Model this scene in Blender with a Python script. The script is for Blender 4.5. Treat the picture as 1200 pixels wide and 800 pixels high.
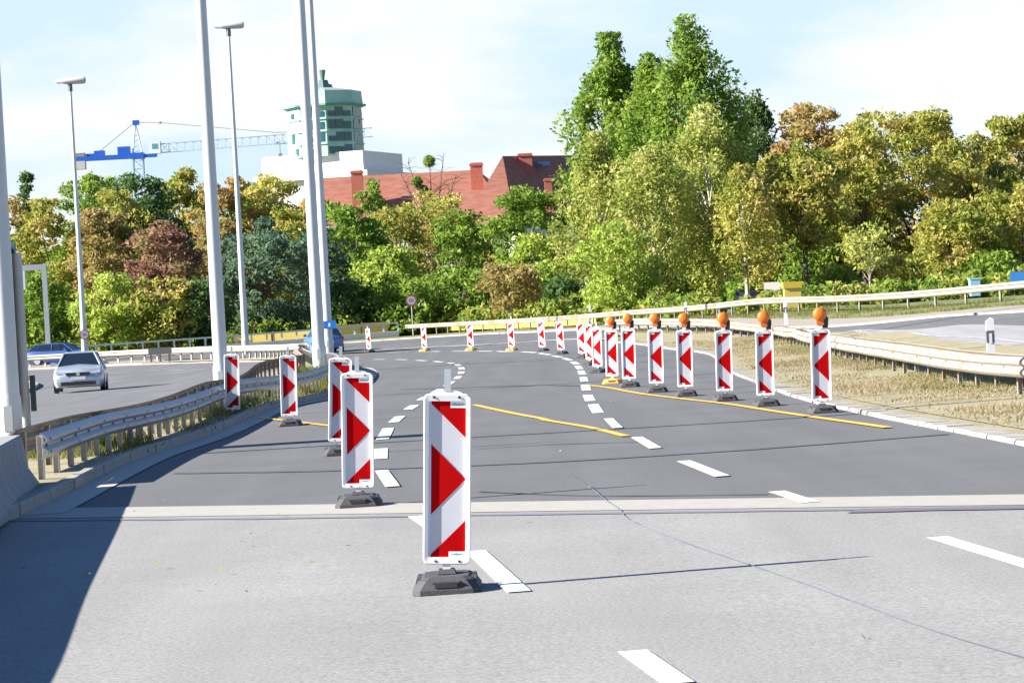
import bpy, math, random
import numpy as np
from mathutils import Vector, Matrix
R = math.radians
scene = bpy.context.scene
for o in list(bpy.data.objects): bpy.data.objects.remove(o)
random.seed(7); RNG = np.random.default_rng(11)

# ------------------------------------------------------------------ camera
FOC, TH, CH = 3400.0, 0.054, 1.73
PITCH = math.atan(34 / FOC)
fw = Vector((0, math.cos(PITCH), -math.sin(PITCH)))
up0 = Vector((0, math.sin(PITCH), math.cos(PITCH)))
rt0 = Vector((1, 0, 0))
th = math.atan(TH)
rt = rt0 * math.cos(th) - up0 * math.sin(th)
upv = up0 * math.cos(th) + rt0 * math.sin(th)
cd = bpy.data.cameras.new('camera'); cam = bpy.data.objects.new('camera', cd)
scene.collection.objects.link(cam)
M = Matrix.Identity(4)
for i in range(3):
    M[i][0] = rt[i]; M[i][1] = upv[i]; M[i][2] = -fw[i]
M[2][3] = CH
cam.matrix_world = M
cd.sensor_width = 36; cd.lens = FOC / 1200 * 36
cd.clip_start = 0.1; cd.clip_end = 6000
scene.camera = cam

# ------------------------------------------------------------------ sky, sun, exposure
SUN = Vector((-1.0, -0.17, 0)).normalized(); ELEV = 27
w = bpy.data.worlds.new('World'); scene.world = w; w.use_nodes = True
nt = w.node_tree; nt.nodes.clear()
N = nt.nodes.new; L = nt.links.new
wo = N('ShaderNodeOutputWorld'); bg = N('ShaderNodeBackground'); sky = N('ShaderNodeTexSky')
sky.sky_type = 'NISHITA'; sky.sun_disc = False; sky.sun_elevation = R(ELEV)
sky.sun_rotation = math.atan2(SUN.x, SUN.y); sky.air_density = 1.0; sky.dust_density = 0.1; sky.ozone_density = 4.0
bg.inputs[1].default_value = 0.05
tc = N('ShaderNodeTexCoord'); mp = N('ShaderNodeMapping'); mp.inputs['Scale'].default_value = (5, 5, 16)
ns = N('ShaderNodeTexNoise'); ns.inputs['Scale'].default_value = 1.4; ns.inputs['Detail'].default_value = 6; ns.inputs['Roughness'].default_value = .5
cr = N('ShaderNodeValToRGB'); cr.color_ramp.elements[0].position = .40; cr.color_ramp.elements[1].position = .57
mx = N('ShaderNodeMix'); mx.data_type = 'RGBA'; mx.inputs[6].default_value = (4.3, 5.5, 6.3, 1); mx.inputs[7].default_value = (6.3, 6.4, 6.6, 1)
L(tc.outputs['Generated'], mp.inputs[0]); L(mp.outputs[0], ns.inputs[0]); L(ns.outputs[0], cr.inputs[0]); L(cr.outputs[0], mx.inputs[0])
# bank of bright hazy cloud low in the sky, clear blue overhead
sx_ = N('ShaderNodeSeparateXYZ'); hr = N('ShaderNodeMapRange'); hr.interpolation_type = 'SMOOTHSTEP'; hr.inputs[1].default_value = .125; hr.inputs[2].default_value = .18; hr.inputs[3].default_value = 1; hr.inputs[4].default_value = .0
L(tc.outputs['Generated'], sx_.inputs[0]); L(sx_.outputs[2], hr.inputs[0])
m2 = N('ShaderNodeMix'); m2.data_type = 'RGBA'; L(hr.outputs[0], m2.inputs[0]); L(sky.outputs[0], m2.inputs[6]); L(mx.outputs[2], m2.inputs[7])
# the clear upper sky is a deep autumn blue
tn = N('ShaderNodeMix'); tn.data_type = 'RGBA'; tn.blend_type = 'MULTIPLY'; tn.inputs[0].default_value = 1; tn.inputs[7].default_value = (.62, .80, 1.0, 1)
L(sky.outputs[0], tn.inputs[6]); L(tn.outputs[2], m2.inputs[6]); L(m2.outputs[2], bg.inputs[0]); L(bg.outputs[0], wo.inputs[0])
sd = bpy.data.lights.new('sun', 'SUN'); sd.energy = 5; sd.angle = R(.5); sd.color = (1, .94, .85)
so = bpy.data.objects.new('sun', sd); scene.collection.objects.link(so)
sv = Vector((SUN.x * math.cos(R(ELEV)), SUN.y * math.cos(R(ELEV)), math.sin(R(ELEV))))
so.rotation_euler = sv.to_track_quat('Z', 'Y').to_euler(); so.location = (-30, 0, 40)
vs = scene.view_settings; vs.view_transform = 'Standard'; vs.look = 'None'; vs.gamma = 1; vs.exposure = 1.72
scene.cycles.max_bounces = 6; scene.cycles.transparent_max_bounces = 8

# ------------------------------------------------------------------ pixel helpers (plan the layout in world space)
def ray(x, y):
    return fw + rt * ((x - 600) / FOC) - upv * ((y - 400) / FOC)
def at(x, y, Y):
    d = ray(x, y); return Vector((0, 0, CH)) + d * (Y / d.y)
def gp(x, y, z=0.0):
    d = ray(x, y); return Vector((0, 0, CH)) + d * ((z - CH) / d.z)

# ------------------------------------------------------------------ terrain height: thin-plate spline through surveyed points
CP = [(-5,0,0),(5,0,0),(0,20,0),(-5,40,0),(5,40,0),(0,60,0),(-5,60,0),(5,62,0),(-5,90,0),(0,90,0),(5.5,90,0),(-5,105,0),(0,110,0),(2,115,0),
(0,131,0),(-4,147,0),(-7.8,157,0),(-10,140,0),(-15,165,0),(-22,170,0),(-11,165,0),(-15,207,.25),(-30,202,.0),(-20,190,.05),(7.7,46,0),(8.2,69,.02),(7.75,52,.0),(7.85,58,.02),(8.0,63,.02),(9.1,90,.04),(9.5,101,.06),(8.8,86,.03),(8.5,77,.03),(9.35,97,.03),(9.6,108,.08),(9.2,116,.2),(8.1,126,.37),
(6.3,136,.45),(4.5,147,.45),(19,117,1.0),(12.8,143,1.0),(7,164,.7),(0,189,.5),(-7.8,212,.46),(13.7,93,.52),(15.7,107,.7),(12.5,65,.25),(16,60,.5),
(25,100,1.1),(20,40,.5),(32,150,1.25),(10,20,.1),(5.3,117,.12),(4.5,126,.2),(6,98,.0),(-16.5,106,-.33),(-12,80,-.25),(-9,60,-.1),(-12,50,-.22),
(-12,20,-.2),(-20,120,-.3),(-30,160,-.1),(-20,80,-.35),(-17,243,.2),(-60,200,0),(-60,100,-.3),(50,250,1.1),(0,300,.6),(70,150,1.2),
(-20,10,-.3),(20,10,.3),(70,20,.6),(-60,10,-.3),(200,0,.6),(-200,0,-.2),(200,300,.8),(-200,300,0),(0,500,.4),(0,-100,0),(200,-100,.4),(-200,-100,0)]
CPa = np.array(CP, float); SC = 40.0
def _phi(r2): return np.where(r2 > 1e-12, r2 * np.log(r2 + 1e-12) * .5, 0)
_p = CPa[:, :2] / SC; _n = len(_p)
_K = _phi(((_p[:, None] - _p[None]) ** 2).sum(2)) + np.eye(_n) * .004
_P = np.c_[np.ones(_n), _p]
_A = np.zeros((_n + 3, _n + 3)); _A[:_n, :_n] = _K; _A[:_n, _n:] = _P; _A[_n:, :_n] = _P.T
_w = np.linalg.solve(_A, np.r_[CPa[:, 2], 0, 0, 0])
def hzv(X, Y):
    q = np.stack([np.ravel(X), np.ravel(Y)], 1) / SC
    out = np.empty(len(q))
    for i in range(0, len(q), 4000):
        k = _phi(((q[i:i+4000, None] - _p[None]) ** 2).sum(2))
        out[i:i+4000] = k @ _w[:_n] + _w[_n] + q[i:i+4000] @ _w[_n+1:]
    return np.clip(out, -.45, 1.3).reshape(np.shape(X))
def hz(x, y): return float(hzv(np.array([x]), np.array([y]))[0])
def gpt(x, y):                       # pixel -> point on the real surface
    z = 0.0
    for _ in range(12):
        p = gp(x, y, min(z, 1.5)); z = .5 * z + .5 * hz(p.x, p.y)
    return gp(x, y, z)

# ------------------------------------------------------------------ materials
MATS = {}
def mat(name, col, rough=.6, metal=0, var=0, vscale=3, bump=0, bscale=40, col2=None, c2pos=(.45, .6), c2scale=2, emit=0, trans=0, island=None, detail=5, spec=None, coat=0, stretch=None):
    if name in MATS: return MATS[name]
    m = bpy.data.materials.new(name); m.use_nodes = True; MATS[name] = m
    t = m.node_tree; n = t.nodes.new; l = t.links.new
    b = t.nodes['Principled BSDF']; b.inputs['Roughness'].default_value = rough; b.inputs['Metallic'].default_value = metal
    if spec is not None: b.inputs['Specular IOR Level'].default_value = spec
    if coat: b.inputs['Coat Weight'].default_value = coat
    c = n('ShaderNodeRGB'); c.outputs[0].default_value = (*col, 1); cur = c.outputs[0]
    g = n('ShaderNodeNewGeometry')
    pos = g.outputs['Position']
    if stretch:
        mpn = n('ShaderNodeMapping'); mpn.inputs['Scale'].default_value = stretch; l(pos, mpn.inputs[0]); pos = mpn.outputs[0]
    if island:                         # natural spread of leaf colours
        r = n('ShaderNodeValToRGB'); r.color_ramp.interpolation = 'LINEAR'
        els = r.color_ramp.elements
        while len(els) < len(island): els.new(.5)
        for i, k in enumerate(island): els[i].position = i / (len(island) - 1); els[i].color = (*k, 1)
        nn = n('ShaderNodeTexNoise'); nn.inputs['Scale'].default_value = .35; nn.inputs['Detail'].default_value = 2; l(pos, nn.inputs[0])
        a = n('ShaderNodeMath'); a.operation = 'MULTIPLY_ADD'; a.inputs[1].default_value = .5
        s = n('ShaderNodeMath'); s.operation = 'MULTIPLY_ADD'; s.inputs[1].default_value = 1.5; s.inputs[2].default_value = -.5
        l(nn.outputs[0], s.inputs[0]); l(g.outputs['Random Per Island'], a.inputs[0]); l(s.outputs[0], a.inputs[2]); l(a.outputs[0], r.inputs[0]); cur = r.outputs[0]
    if col2:
        nn = n('ShaderNodeTexNoise'); nn.inputs['Scale'].default_value = c2scale; nn.inputs['Detail'].default_value = detail; nn.inputs['Roughness'].default_value = .65; l(pos, nn.inputs[0])
        r = n('ShaderNodeValToRGB'); r.color_ramp.elements[0].position = c2pos[0]; r.color_ramp.elements[1].position = c2pos[1]; l(nn.outputs[0], r.inputs[0])
        x = n('ShaderNodeMix'); x.data_type = 'RGBA'; l(r.outputs[0], x.inputs[0]); l(cur, x.inputs[6]); x.inputs[7].default_value = (*col2, 1); cur = x.outputs[2]
    if var:
        nn = n('ShaderNodeTexNoise'); nn.inputs['Scale'].default_value = vscale; nn.inputs['Detail'].default_value = 8; nn.inputs['Roughness'].default_value = .7; l(pos, nn.inputs[0])
        mr = n('ShaderNodeMapRange'); mr.inputs[1].default_value = .25; mr.inputs[2].default_value = .75; mr.inputs[3].default_value = 1 - var; mr.inputs[4].default_value = 1 + var; l(nn.outputs[0], mr.inputs[0])
        x = n('ShaderNodeVectorMath'); x.operation = 'SCALE'; l(cur, x.inputs[0]); l(mr.outputs[0], x.inputs[3]); cur = x.outputs[0]
    l(cur, b.inputs['Base Color'])
    if bump:
        nn = n('ShaderNodeTexNoise'); nn.inputs['Scale'].default_value = bscale; nn.inputs['Detail'].default_value = 4; l(pos, nn.inputs[0])
        bp = n('ShaderNodeBump'); bp.inputs['Strength'].default_value = bump; bp.inputs['Distance'].default_value = .01; l(nn.outputs[0], bp.inputs['Height']); l(bp.outputs[0], b.inputs['Normal'])
    if emit: l(cur, b.inputs['Emission Color']); b.inputs['Emission Strength'].default_value = emit
    if trans:
        tr = n('ShaderNodeBsdfTranslucent'); l(cur, tr.inputs[0]); ms = n('ShaderNodeMixShader'); ms.inputs[0].default_value = trans
        o = t.nodes['Material Output']; l(b.outputs[0], ms.inputs[1]); l(tr.outputs[0], ms.inputs[2]); l(ms.outputs[0], o.inputs[0])
    return m
def road_mat(name, base, streak, speck, lam):
    m = bpy.data.materials.new(name); m.use_nodes = True; t = m.node_tree; n = t.nodes.new; l = t.links.new; b = t.nodes['Principled BSDF']
    b.inputs['Roughness'].default_value = .82; b.inputs['Specular IOR Level'].default_value = .3
    g = n('ShaderNodeNewGeometry')
    f = n('ShaderNodeTexNoise'); f.inputs['Scale'].default_value = 38; f.inputs['Detail'].default_value = 3; f.inputs['Roughness'].default_value = .8; l(g.outputs['Position'], f.inputs[0])
    k = n('ShaderNodeMapping'); k.inputs['Scale'].default_value = (1.1, .06, 1); l(g.outputs['Position'], k.inputs[0])
    s = n('ShaderNodeTexNoise'); s.inputs['Scale'].default_value = 1.3; s.inputs['Detail'].default_value = 5; l(k.outputs[0], s.inputs[0])
    q = n('ShaderNodeTexNoise'); q.inputs['Scale'].default_value = .35; q.inputs['Detail'].default_value = 7; q.inputs['Roughness'].default_value = .6; l(g.outputs['Position'], q.inputs[0])
    def mr(src, lo, hi, a, z):
        r = n('ShaderNodeMapRange'); r.inputs[1].default_value = lo; r.inputs[2].default_value = hi; r.inputs[3].default_value = a; r.inputs[4].default_value = z; l(src, r.inputs[0]); return r.outputs[0]
    a = mr(f.outputs[0], .3, .7, 1 - speck, 1 + speck); c = mr(s.outputs[0], .3, .7, 1 - streak, 1 + streak); d = mr(q.outputs[0], .3, .7, 1 - lam, 1 + lam)
    m1 = n('ShaderNodeMath'); m1.operation = 'MULTIPLY'; l(a, m1.inputs[0]); l(c, m1.inputs[1])
    m2 = n('ShaderNodeMath'); m2.operation = 'MULTIPLY'; l(m1.outputs[0], m2.inputs[0]); l(d, m2.inputs[1])
    x = n('ShaderNodeVectorMath'); x.operation = 'SCALE'; x.inputs[0].default_value = base; l(m2.outputs[0], x.inputs[3]); l(x.outputs[0], b.inputs['Base Color'])
    bp = n('ShaderNodeBump'); bp.inputs['Strength'].default_value = .35; bp.inputs['Distance'].default_value = .006; l(f.outputs[0], bp.inputs['Height']); l(bp.outputs[0], b.inputs['Normal'])
    return m
M_ASPH = road_mat('new_asphalt', (.121, .123, .126), .09, .22, .08)
M_CONC = road_mat('old_concrete_road', (.250, .247, .238), .06, .34, .08)
M_RCONC = road_mat('pale_road', (.27, .265, .275), .14, .08, .08)
M_JOINT = mat('joint_strip', (.34, .325, .29), .8, var=.12, vscale=6, bump=.2)
M_KERB = mat('kerb_stone', (.31, .295, .26), .85, var=.18, vscale=5, bump=.5, bscale=20, col2=(.25, .23, .2), c2pos=(.58, .72), c2scale=3)
M_WPAINT = mat('road_paint', (.74, .74, .72), .6, var=.08, vscale=20, col2=(.40, .40, .38), c2pos=(.56, .72), c2scale=9)
M_YPAINT = mat('yellow_tape', (.80, .44, .05), .6, var=.12, vscale=9, col2=(.5, .33, .1), c2pos=(.56, .72), c2scale=5)
M_DRY = mat('dry_verge', (.30, .25, .175), .95, var=.3, vscale=6, col2=(.20, .205, .085), c2pos=(.42, .66), c2scale=1.4, bump=.8, bscale=14)
M_GRASSG = mat('grass_ground', (.10, .13, .035), .95, var=.3, vscale=1.5, col2=(.2, .17, .08), c2pos=(.45, .65), c2scale=.3)
M_GALV = mat('galvanised_steel', (.36, .39, .42), .45, metal=.35, var=.10, vscale=3)
M_POLE = mat('pole_paint', (.50, .54, .56), .45, metal=.15, var=.05, vscale=2)
M_RAIL = mat('weathered_rail', (.30, .28, .235), .55, metal=.05, var=.10, vscale=2, col2=(.40, .18, .08), c2pos=(.54, .70), c2scale=.55, detail=5)
M_RAILW = mat('pale_rail', (.38, .36, .32), .5, var=.06, vscale=2, col2=(.45, .28, .14), c2pos=(.66, .78), c2scale=.5)
M_RAILB = mat('dull_rusty_rail', (.20, .17, .14), .7, var=.2, vscale=3, col2=(.22, .10, .05), c2pos=(.5, .66), c2scale=1.5)
M_POST = mat('steel_post', (.28, .25, .22), .6, metal=.2, var=.15, vscale=4, col2=(.25, .13, .07), c2pos=(.5, .7), c2scale=3)
M_POSTL = mat('pale_steel_post', (.42, .40, .36), .6, metal=.1, var=.15, vscale=4)
M_BARR = mat('barrier_concrete', (.26, .27, .265), .85, var=.3, vscale=1.5, bump=.3, bscale=25, stretch=(1, 2.2, .25))
M_WHITE = mat('white_plastic', (.80, .80, .79), .35, var=.04, vscale=12, col2=(.55, .53, .49), c2pos=(.60, .78), c2scale=7)
M_SHEETW = mat('white_sheeting', (.56, .56, .60), .6, var=.05, vscale=9, spec=.2, col2=(.46, .46, .48), c2pos=(.55, .75), c2scale=5)
M_RED = mat('red_sheeting', (.43, .001, .002), .75, var=.09, vscale=5, spec=.06)
M_RUB = mat('recycled_rubber', (.058, .058, .064), .75, var=.25, vscale=14, bump=.3, bscale=60)
M_YBASE = mat('yellow_base', (.72, .40, .08), .7, var=.12, vscale=10)
M_PEG = mat('grey_peg', (.42, .46, .50), .45, var=.05, vscale=5)
M_HOLE = mat('dark_hole', (.03, .03, .035), .8)
M_STICK = mat('sticker', (.80, .82, .82), .4)
M_INK = mat('sticker_ink', (.12, .33, .45), .5)
M_AMBER = mat('amber_lens', (.72, .17, .008), .3, var=.15, vscale=40, bump=.5, bscale=150, coat=.5)
M_ORHOUS = mat('orange_housing', (.62, .14, .02), .4)
M_BLACKP = mat('black_plastic', (.025, .028, .035), .45)
M_BLUES = mat('blue_sign', (.01, .16, .60), .4)
M_REDS = mat('red_sign', (.22, .05, .06), .6)
M_SIGNBACK = mat('dark_sign_edge', (.03, .07, .09), .5)
M_BARK = mat('bark', (.13, .10, .075), .9, var=.35, vscale=3)
M_BIRCH = mat('pale_bark', (.36, .33, .27), .85, var=.4, vscale=2.5, stretch=(1, 1, 3))
M_YEL = mat('yellow_panel', (.58, .44, .11), .55, var=.08, vscale=1)

# ------------------------------------------------------------------ mesh helpers
class MB:
    def __init__(s): s.v = []; s.f = []; s.m = []; s.mats = []
    def mi(s, m):
        if m not in s.mats: s.mats.append(m)
        return s.mats.index(m)
    def add(s, vs, fs, m):
        b = len(s.v); k = s.mi(m); s.v += [tuple(v) for v in vs]
        for f in fs: s.f.append(tuple(b + i for i in f)); s.m.append(k)
        return s
    def box(s, x0, x1, y0, y1, z0, z1, m, T=None, taper=0):
        vs = [Vector((x, y, z)) for z in (z0, z1) for y in (y0, y1) for x in (x0, x1)]
        if taper:
            cx, cy = (x0 + x1) / 2, (y0 + y1) / 2
            for v in vs[4:]: v.x = cx + (v.x - cx) * (1 - taper); v.y = cy + (v.y - cy) * (1 - taper)
        if T is not None: vs = [T @ v for v in vs]
        return s.add(vs, [(0, 2, 3, 1), (4, 5, 7, 6), (0, 1, 5, 4), (2, 6, 7, 3), (0, 4, 6, 2), (1, 3, 7, 5)], m)
    def tube(s, pts, rad, m, n=10, cap=True):
        pts = [Vector(p) for p in pts]; k = len(pts)
        rad = rad if isinstance(rad, (list, tuple)) else [rad] * k
        vs = []; fs = []; prev = None
        for i, p in enumerate(pts):
            d = (pts[min(i + 1, k - 1)] - pts[max(i - 1, 0)]).normalized()
            a = d.orthogonal().normalized() if prev is None else (prev - d * prev.dot(d)).normalized()
            prev = a; b = d.cross(a)
            for j in range(n):
                t = 2 * math.pi * j / n; vs.append(p + (a * math.cos(t) + b * math.sin(t)) * rad[i])
        for i in range(k - 1):
            for j in range(n):
                j2 = (j + 1) % n; fs.append((i * n + j, i * n + j2, (i + 1) * n + j2, (i + 1) * n + j))
        if cap: fs.append(tuple(range(n - 1, -1, -1))); fs.append(tuple((k - 1) * n + j for j in range(n)))
        return s.add(vs, fs, m)
    def sweep(s, pts, prof, m, side=1):       # prof: (offset to the right of travel, z) outline
        k = len(pts); n = len(prof); vs = []; fs = []
        for i in range(k):
            a = pts[max(i - 1, 0)]; b = pts[min(i + 1, k - 1)]
            d = Vector((b[0] - a[0], b[1] - a[1], 0)).normalized(); r = Vector((d.y, -d.x, 0))
            for (o, z) in prof: vs.append(Vector(pts[i]) + r * o * side + Vector((0, 0, z)))
        for i in range(k - 1):
            for j in range(n):
                j2 = (j + 1) % n; fs.append((i * n + j, i * n + j2, (i + 1) * n + j2, (i + 1) * n + j))
        fs.append(tuple(range(n - 1, -1, -1))); fs.append(tuple((k - 1) * n + j for j in range(n)))
        return s.add(vs, fs, m)
    def prism(s, poly, y0, y1, m, T=None):    # poly in x,z extruded along y
        n = len(poly); vs = [Vector((x, y0, z)) for x, z in poly] + [Vector((x, y1, z)) for x, z in poly]
        if T is not None: vs = [T @ v for v in vs]
        fs = [tuple(range(n)), tuple(range(2 * n - 1, n - 1, -1))] + [(i, i + n, (i + 1) % n + n, (i + 1) % n) for i in range(n)]
        return s.add(vs, fs, m)
    def mesh(s, name, smooth=False):
        me = bpy.data.meshes.new(name); me.from_pydata(s.v, [], s.f)
        for m in s.mats: me.materials.append(m)
        me.polygons.foreach_set('material_index', s.m)
        if smooth: me.polygons.foreach_set('use_smooth', [True] * len(s.f)); 
        me.update(); 
        if smooth:
            try: me.set_sharp_from_angle(angle=R(40))
            except Exception: pass
        return me
    def build(s, name, parent=None, smooth=False, loc=None): return link(name, s.mesh(name, smooth), parent, loc)
def link(name, data, parent=None, loc=None):
    o = bpy.data.objects.new(name, data); scene.collection.objects.link(o)
    if parent: o.parent = parent
    if loc is not None: o.location = loc
    return o
def empty(name, label, cat, loc=(0, 0, 0), rz=0, group=None):
    o = link(name, None); o.location = loc; o.rotation_euler.z = rz; tag(o, label, cat, group); o.empty_display_size = .3; return o
def tag(o, label, cat, group=None, kind=None):
    if label: o['label'] = label
    if cat: o['category'] = cat
    if group: o['group'] = group
    if kind: o['kind'] = kind
    return o
def struct(o, label=None): o['kind'] = 'structure'; return o
def spline(P, step=1.0):
    P = [np.array(p, float) for p in P]; P = [2 * P[0] - P[1]] + P + [2 * P[-1] - P[-2]]; out = []
    for i in range(1, len(P) - 2):
        a, b, c, d = P[i - 1:i + 3]; n = max(2, int(np.linalg.norm(c - b) / step))
        for k in range(n):
            t = k / n; out.append(.5 * (2 * b + (c - a) * t + (2 * a - 5 * b + 4 * c - d) * t * t + (3 * b - a - 3 * c + d) * t ** 3))
    out.append(P[-2]); return np.array(out)
def resample(c, n):
    d = np.r_[0, np.cumsum(np.linalg.norm(np.diff(c[:, :2], axis=0), axis=1))]; t = np.linspace(0, d[-1], n)
    return np.stack([np.interp(t, d, c[:, k]) for k in range(c.shape[1])], 1)
def ribbon(name, A, B, m, dz, n=None, across=8, matched=False, parent=None):
    if not matched: A = spline(A); B = spline(B); n = n or max(len(A), len(B)); A = resample(A, n); B = resample(B, n)
    n = len(A); t = np.linspace(0, 1, across + 1)
    X = A[:, None, :2] * (1 - t)[None, :, None] + B[:, None, :2] * t[None, :, None]
    Z = hzv(X[..., 0], X[..., 1]) + dz
    V = np.concatenate([X, Z[..., None]], 2).reshape(-1, 3); q = across + 1
    F = [(i * q + j, i * q + j + 1, (i + 1) * q + j + 1, (i + 1) * q + j) for i in range(n - 1) for j in range(across)]
    me = bpy.data.meshes.new(name); me.from_pydata([tuple(v) for v in V], [], F); me.materials.append(m); me.update()
    nz = sum(p.normal.z for p in me.polygons)
    if nz < 0: me.flip_normals()
    return link(name, me, parent)
def by_y(pts, Ys): # interpolate a polyline monotonous in its own order at parameter list
    return pts

# ------------------------------------------------------------------ ground
ax = np.r_[np.linspace(-900, -80, 14), np.linspace(-76, 76, 100), np.linspace(80, 900, 14)]
ay = np.r_[np.linspace(-400, -20, 8), np.linspace(-16, 320, 200), np.linspace(330, 1500, 20)]
GX, GY = np.meshgrid(ax, ay); GZ = hzv(GX, GY) - .07
nx = len(ax)
me = bpy.data.meshes.new('ground'); me.from_pydata([tuple(v) for v in np.stack([GX, GY, GZ], 2).reshape(-1, 3)], [], [(j * nx + i, j * nx + i + 1, (j + 1) * nx + i + 1, (j + 1) * nx + i) for j in range(len(ay) - 1) for i in range(nx - 1)])
me.materials.append(M_GRASSG); struct(link('ground', me))

LE = [(-5.3, -20), (-5.2, 0), (-5.1, 15), (-5.0, 29), (-5.2, 39), (-5.25, 50), (-5.1, 60), (-4.75, 71), (-4.6, 83), (-4.8, 93), (-5.6, 105), (-6.8, 115), (-8.7, 130), (-10.3, 143), (-12.6, 153.5), (-16.6, 161.5), (-22, 167), (-28, 170), (-40, 173)]
RE = [(5.7, -20), (5.6, 0), (5.5, 15), (5.25, 29), (5.05, 36), (5.0, 44), (4.95, 54), (5.1, 64), (5.5, 75), (6.0, 85), (6.45, 97), (6.3, 106), (5.5, 115), (4.5, 125), (3.2, 134), (1.0, 142), (-2.5, 152)]
RCL = [(17, 30), (15, 45), (13, 60), (12.3, 72), (12.5, 85), (12.7, 100), (11.5, 113), (9.5, 123), (7.5, 135), (5.0, 146)]
FE = [(60, 70), (40, 80), (24, 93), (19, 100), (15.7, 108), (11.8, 119), (8.2, 138), (4.5, 158), (0, 178), (-7, 198), (-17, 217), (-30, 235), (-50, 255)]
# our carriageway plus merged area: one draped sheet
road = ribbon('road', LE, RE, M_ASPH, 0.0, n=220, across=16); struct(road)
# merged and right hand carriageway
lefts = [(30, 10), (22, 20), (15, 45), (13, 60), (12.3, 72), (12.5, 85), (12.7, 100), (11.5, 113), (9.5, 123), (7.5, 135), (4.6, 146), (-2.5, 152), (-9, 160), (-17, 166), (-28, 171), (-45, 173)]
rights = [(60, 40), (50, 50), (40, 62), (32, 74), (26, 86), (20, 97), (15.7, 108), (11.8, 119), (8.2, 138), (4.5, 158), (1.5, 171), (-3, 187), (-10, 195), (-20, 197.5), (-33, 196), (-55, 190)]
ry = ribbon('right_carriageway', spline(lefts, 1.5)[:0] if False else lefts, rights, M_ASPH, -.004, n=200, across=40); struct(ry)
# gore between the two (fills the merging area)
g1 = ribbon('merge_area', [(3.2, 134), (1.0, 142), (-2.5, 152), (-9, 160), (-17, 166), (-28, 171)][::1], [(5.0, 137), (6.5, 142), (4.6, 150), (-1, 160), (-9, 170), (-20, 180)], M_ASPH, -.002, n=60, across=12); struct(g1)
# the pale old road surface in front of the joint
def linpts(a, b, n): return [tuple(np.array(a) + (np.array(b) - np.array(a)) * i / (n - 1)) for i in range(n)]
ja0, ja1 = gp(20, 592), gp(1215, 586); jb0, jb1 = gp(10, 603), gp(1225, 598)
near = np.array([(ja0.x, ja0.y), (ja1.x, ja1.y)])
def xcut(a, b, x): return a.y + (b.y - a.y) * (x - a.x) / (b.x - a.x)
xs = np.linspace(-5.3, 5.6, 30)
A = np.array([(x, -20.) for x in xs]); B = np.array([(x, xcut(jb0, jb1, x)) for x in xs])
c1 = ribbon('concrete_road', A, B, M_CONC, .005, across=30, matched=True); struct(c1)
A = np.array([(x, xcut(jb0, jb1, x)) for x in xs]); B = np.array([(x, xcut(ja0, ja1, x)) for x in xs])
struct(ribbon('joint_strip', A, B, M_JOINT, .009, across=1, matched=True))
M_SEAL = mat('bitumen_seal', (.07, .07, .09), .6)
A = np.array([(x, xcut(jb0, jb1, x) - .30 - .05 * math.sin(x * 3)) for x in xs]); B = np.array([(x, xcut(jb0, jb1, x) - .02) for x in xs])
def seam(name, pix, wid, m, dz, step=.4, jit=0):
    c = spline([(gp(x, y).x, gp(x, y).y) for x, y in pix], step)
    d = np.gradient(c, axis=0); d /= np.linalg.norm(d, axis=1)[:, None]; nrm = np.stack([-d[:, 1], d[:, 0]], 1)
    w_ = wid * (.5 + RNG.uniform(-.5, .5, len(c)) * jit * .5)[:, None]
    return struct(ribbon(name, c - nrm * w_, c + nrm * w_, m, dz, across=1, matched=True))
seam('joint_seal', [(10, 605), (300, 605.5), (600, 604), (900, 602.5), (1215, 601)], .16, mat('joint_seal', (.19, .19, .22), .7), .011, jit=.6)
seam('joint_seal', [(1000, 604), (1100, 602.5), (1215, 601.5)], .3, mat('joint_patch', (.14, .13, .15), .7), .013, jit=.4)
seam('seam_shadow_line', [(205, 554), (380, 552), (600, 545), (800, 535), (1000, 522), (1110, 514)], .22, mat('pole_shadow_dark', (.1, .1, .12), .7), .008, jit=.6)  # cast shadow of a light pole, painted as a dark strip
seam('seam_shadow_line', [(560, 577), (700, 583), (900, 583)], .05, mat('seam_dull', (.065, .065, .07), .7), .008, jit=.8)
seam('seam_shadow_line', [(560, 527), (640, 522), (760, 519)], .08, mat('seam_dull', (.065, .065, .07), .7), .008, jit=.8)
seam('seam_shadow_line', [(470, 450), (620, 447), (680, 449)], .2, mat('seam_dull', (.065, .065, .07), .7), .008, jit=.8)
M_BLUEL = mat('blue_chalk', (.15, .18, .27), .8, col2=(.2, .22, .27), c2pos=(.45, .55), c2scale=1.5)
seam('chalk_line', [(690, 572), (712, 590), (727, 600), (738, 612), (800, 638), (925, 681), (1010, 712), (1100, 745), (1215, 779)], .013, M_BLUEL, .013, jit=.8)
seam('chalk_line', [(652, 548), (672, 560), (690, 572)], .012, mat('faint_chalk', (.13, .14, .17), .8), .008, jit=.5)

# pale old surface on the right hand carriageway
struct(ribbon('pale_right_road', [(26, 25), (15, 45), (13, 60), (12.3, 72), (12.5, 85), (12.75, 100), (12.4, 108)], [(50, 40), (34, 52), (24, 64), (18.5, 76), (15.6, 87), (13.9, 98), (12.9, 108)], M_RCONC, .006, n=80, across=14))
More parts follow.
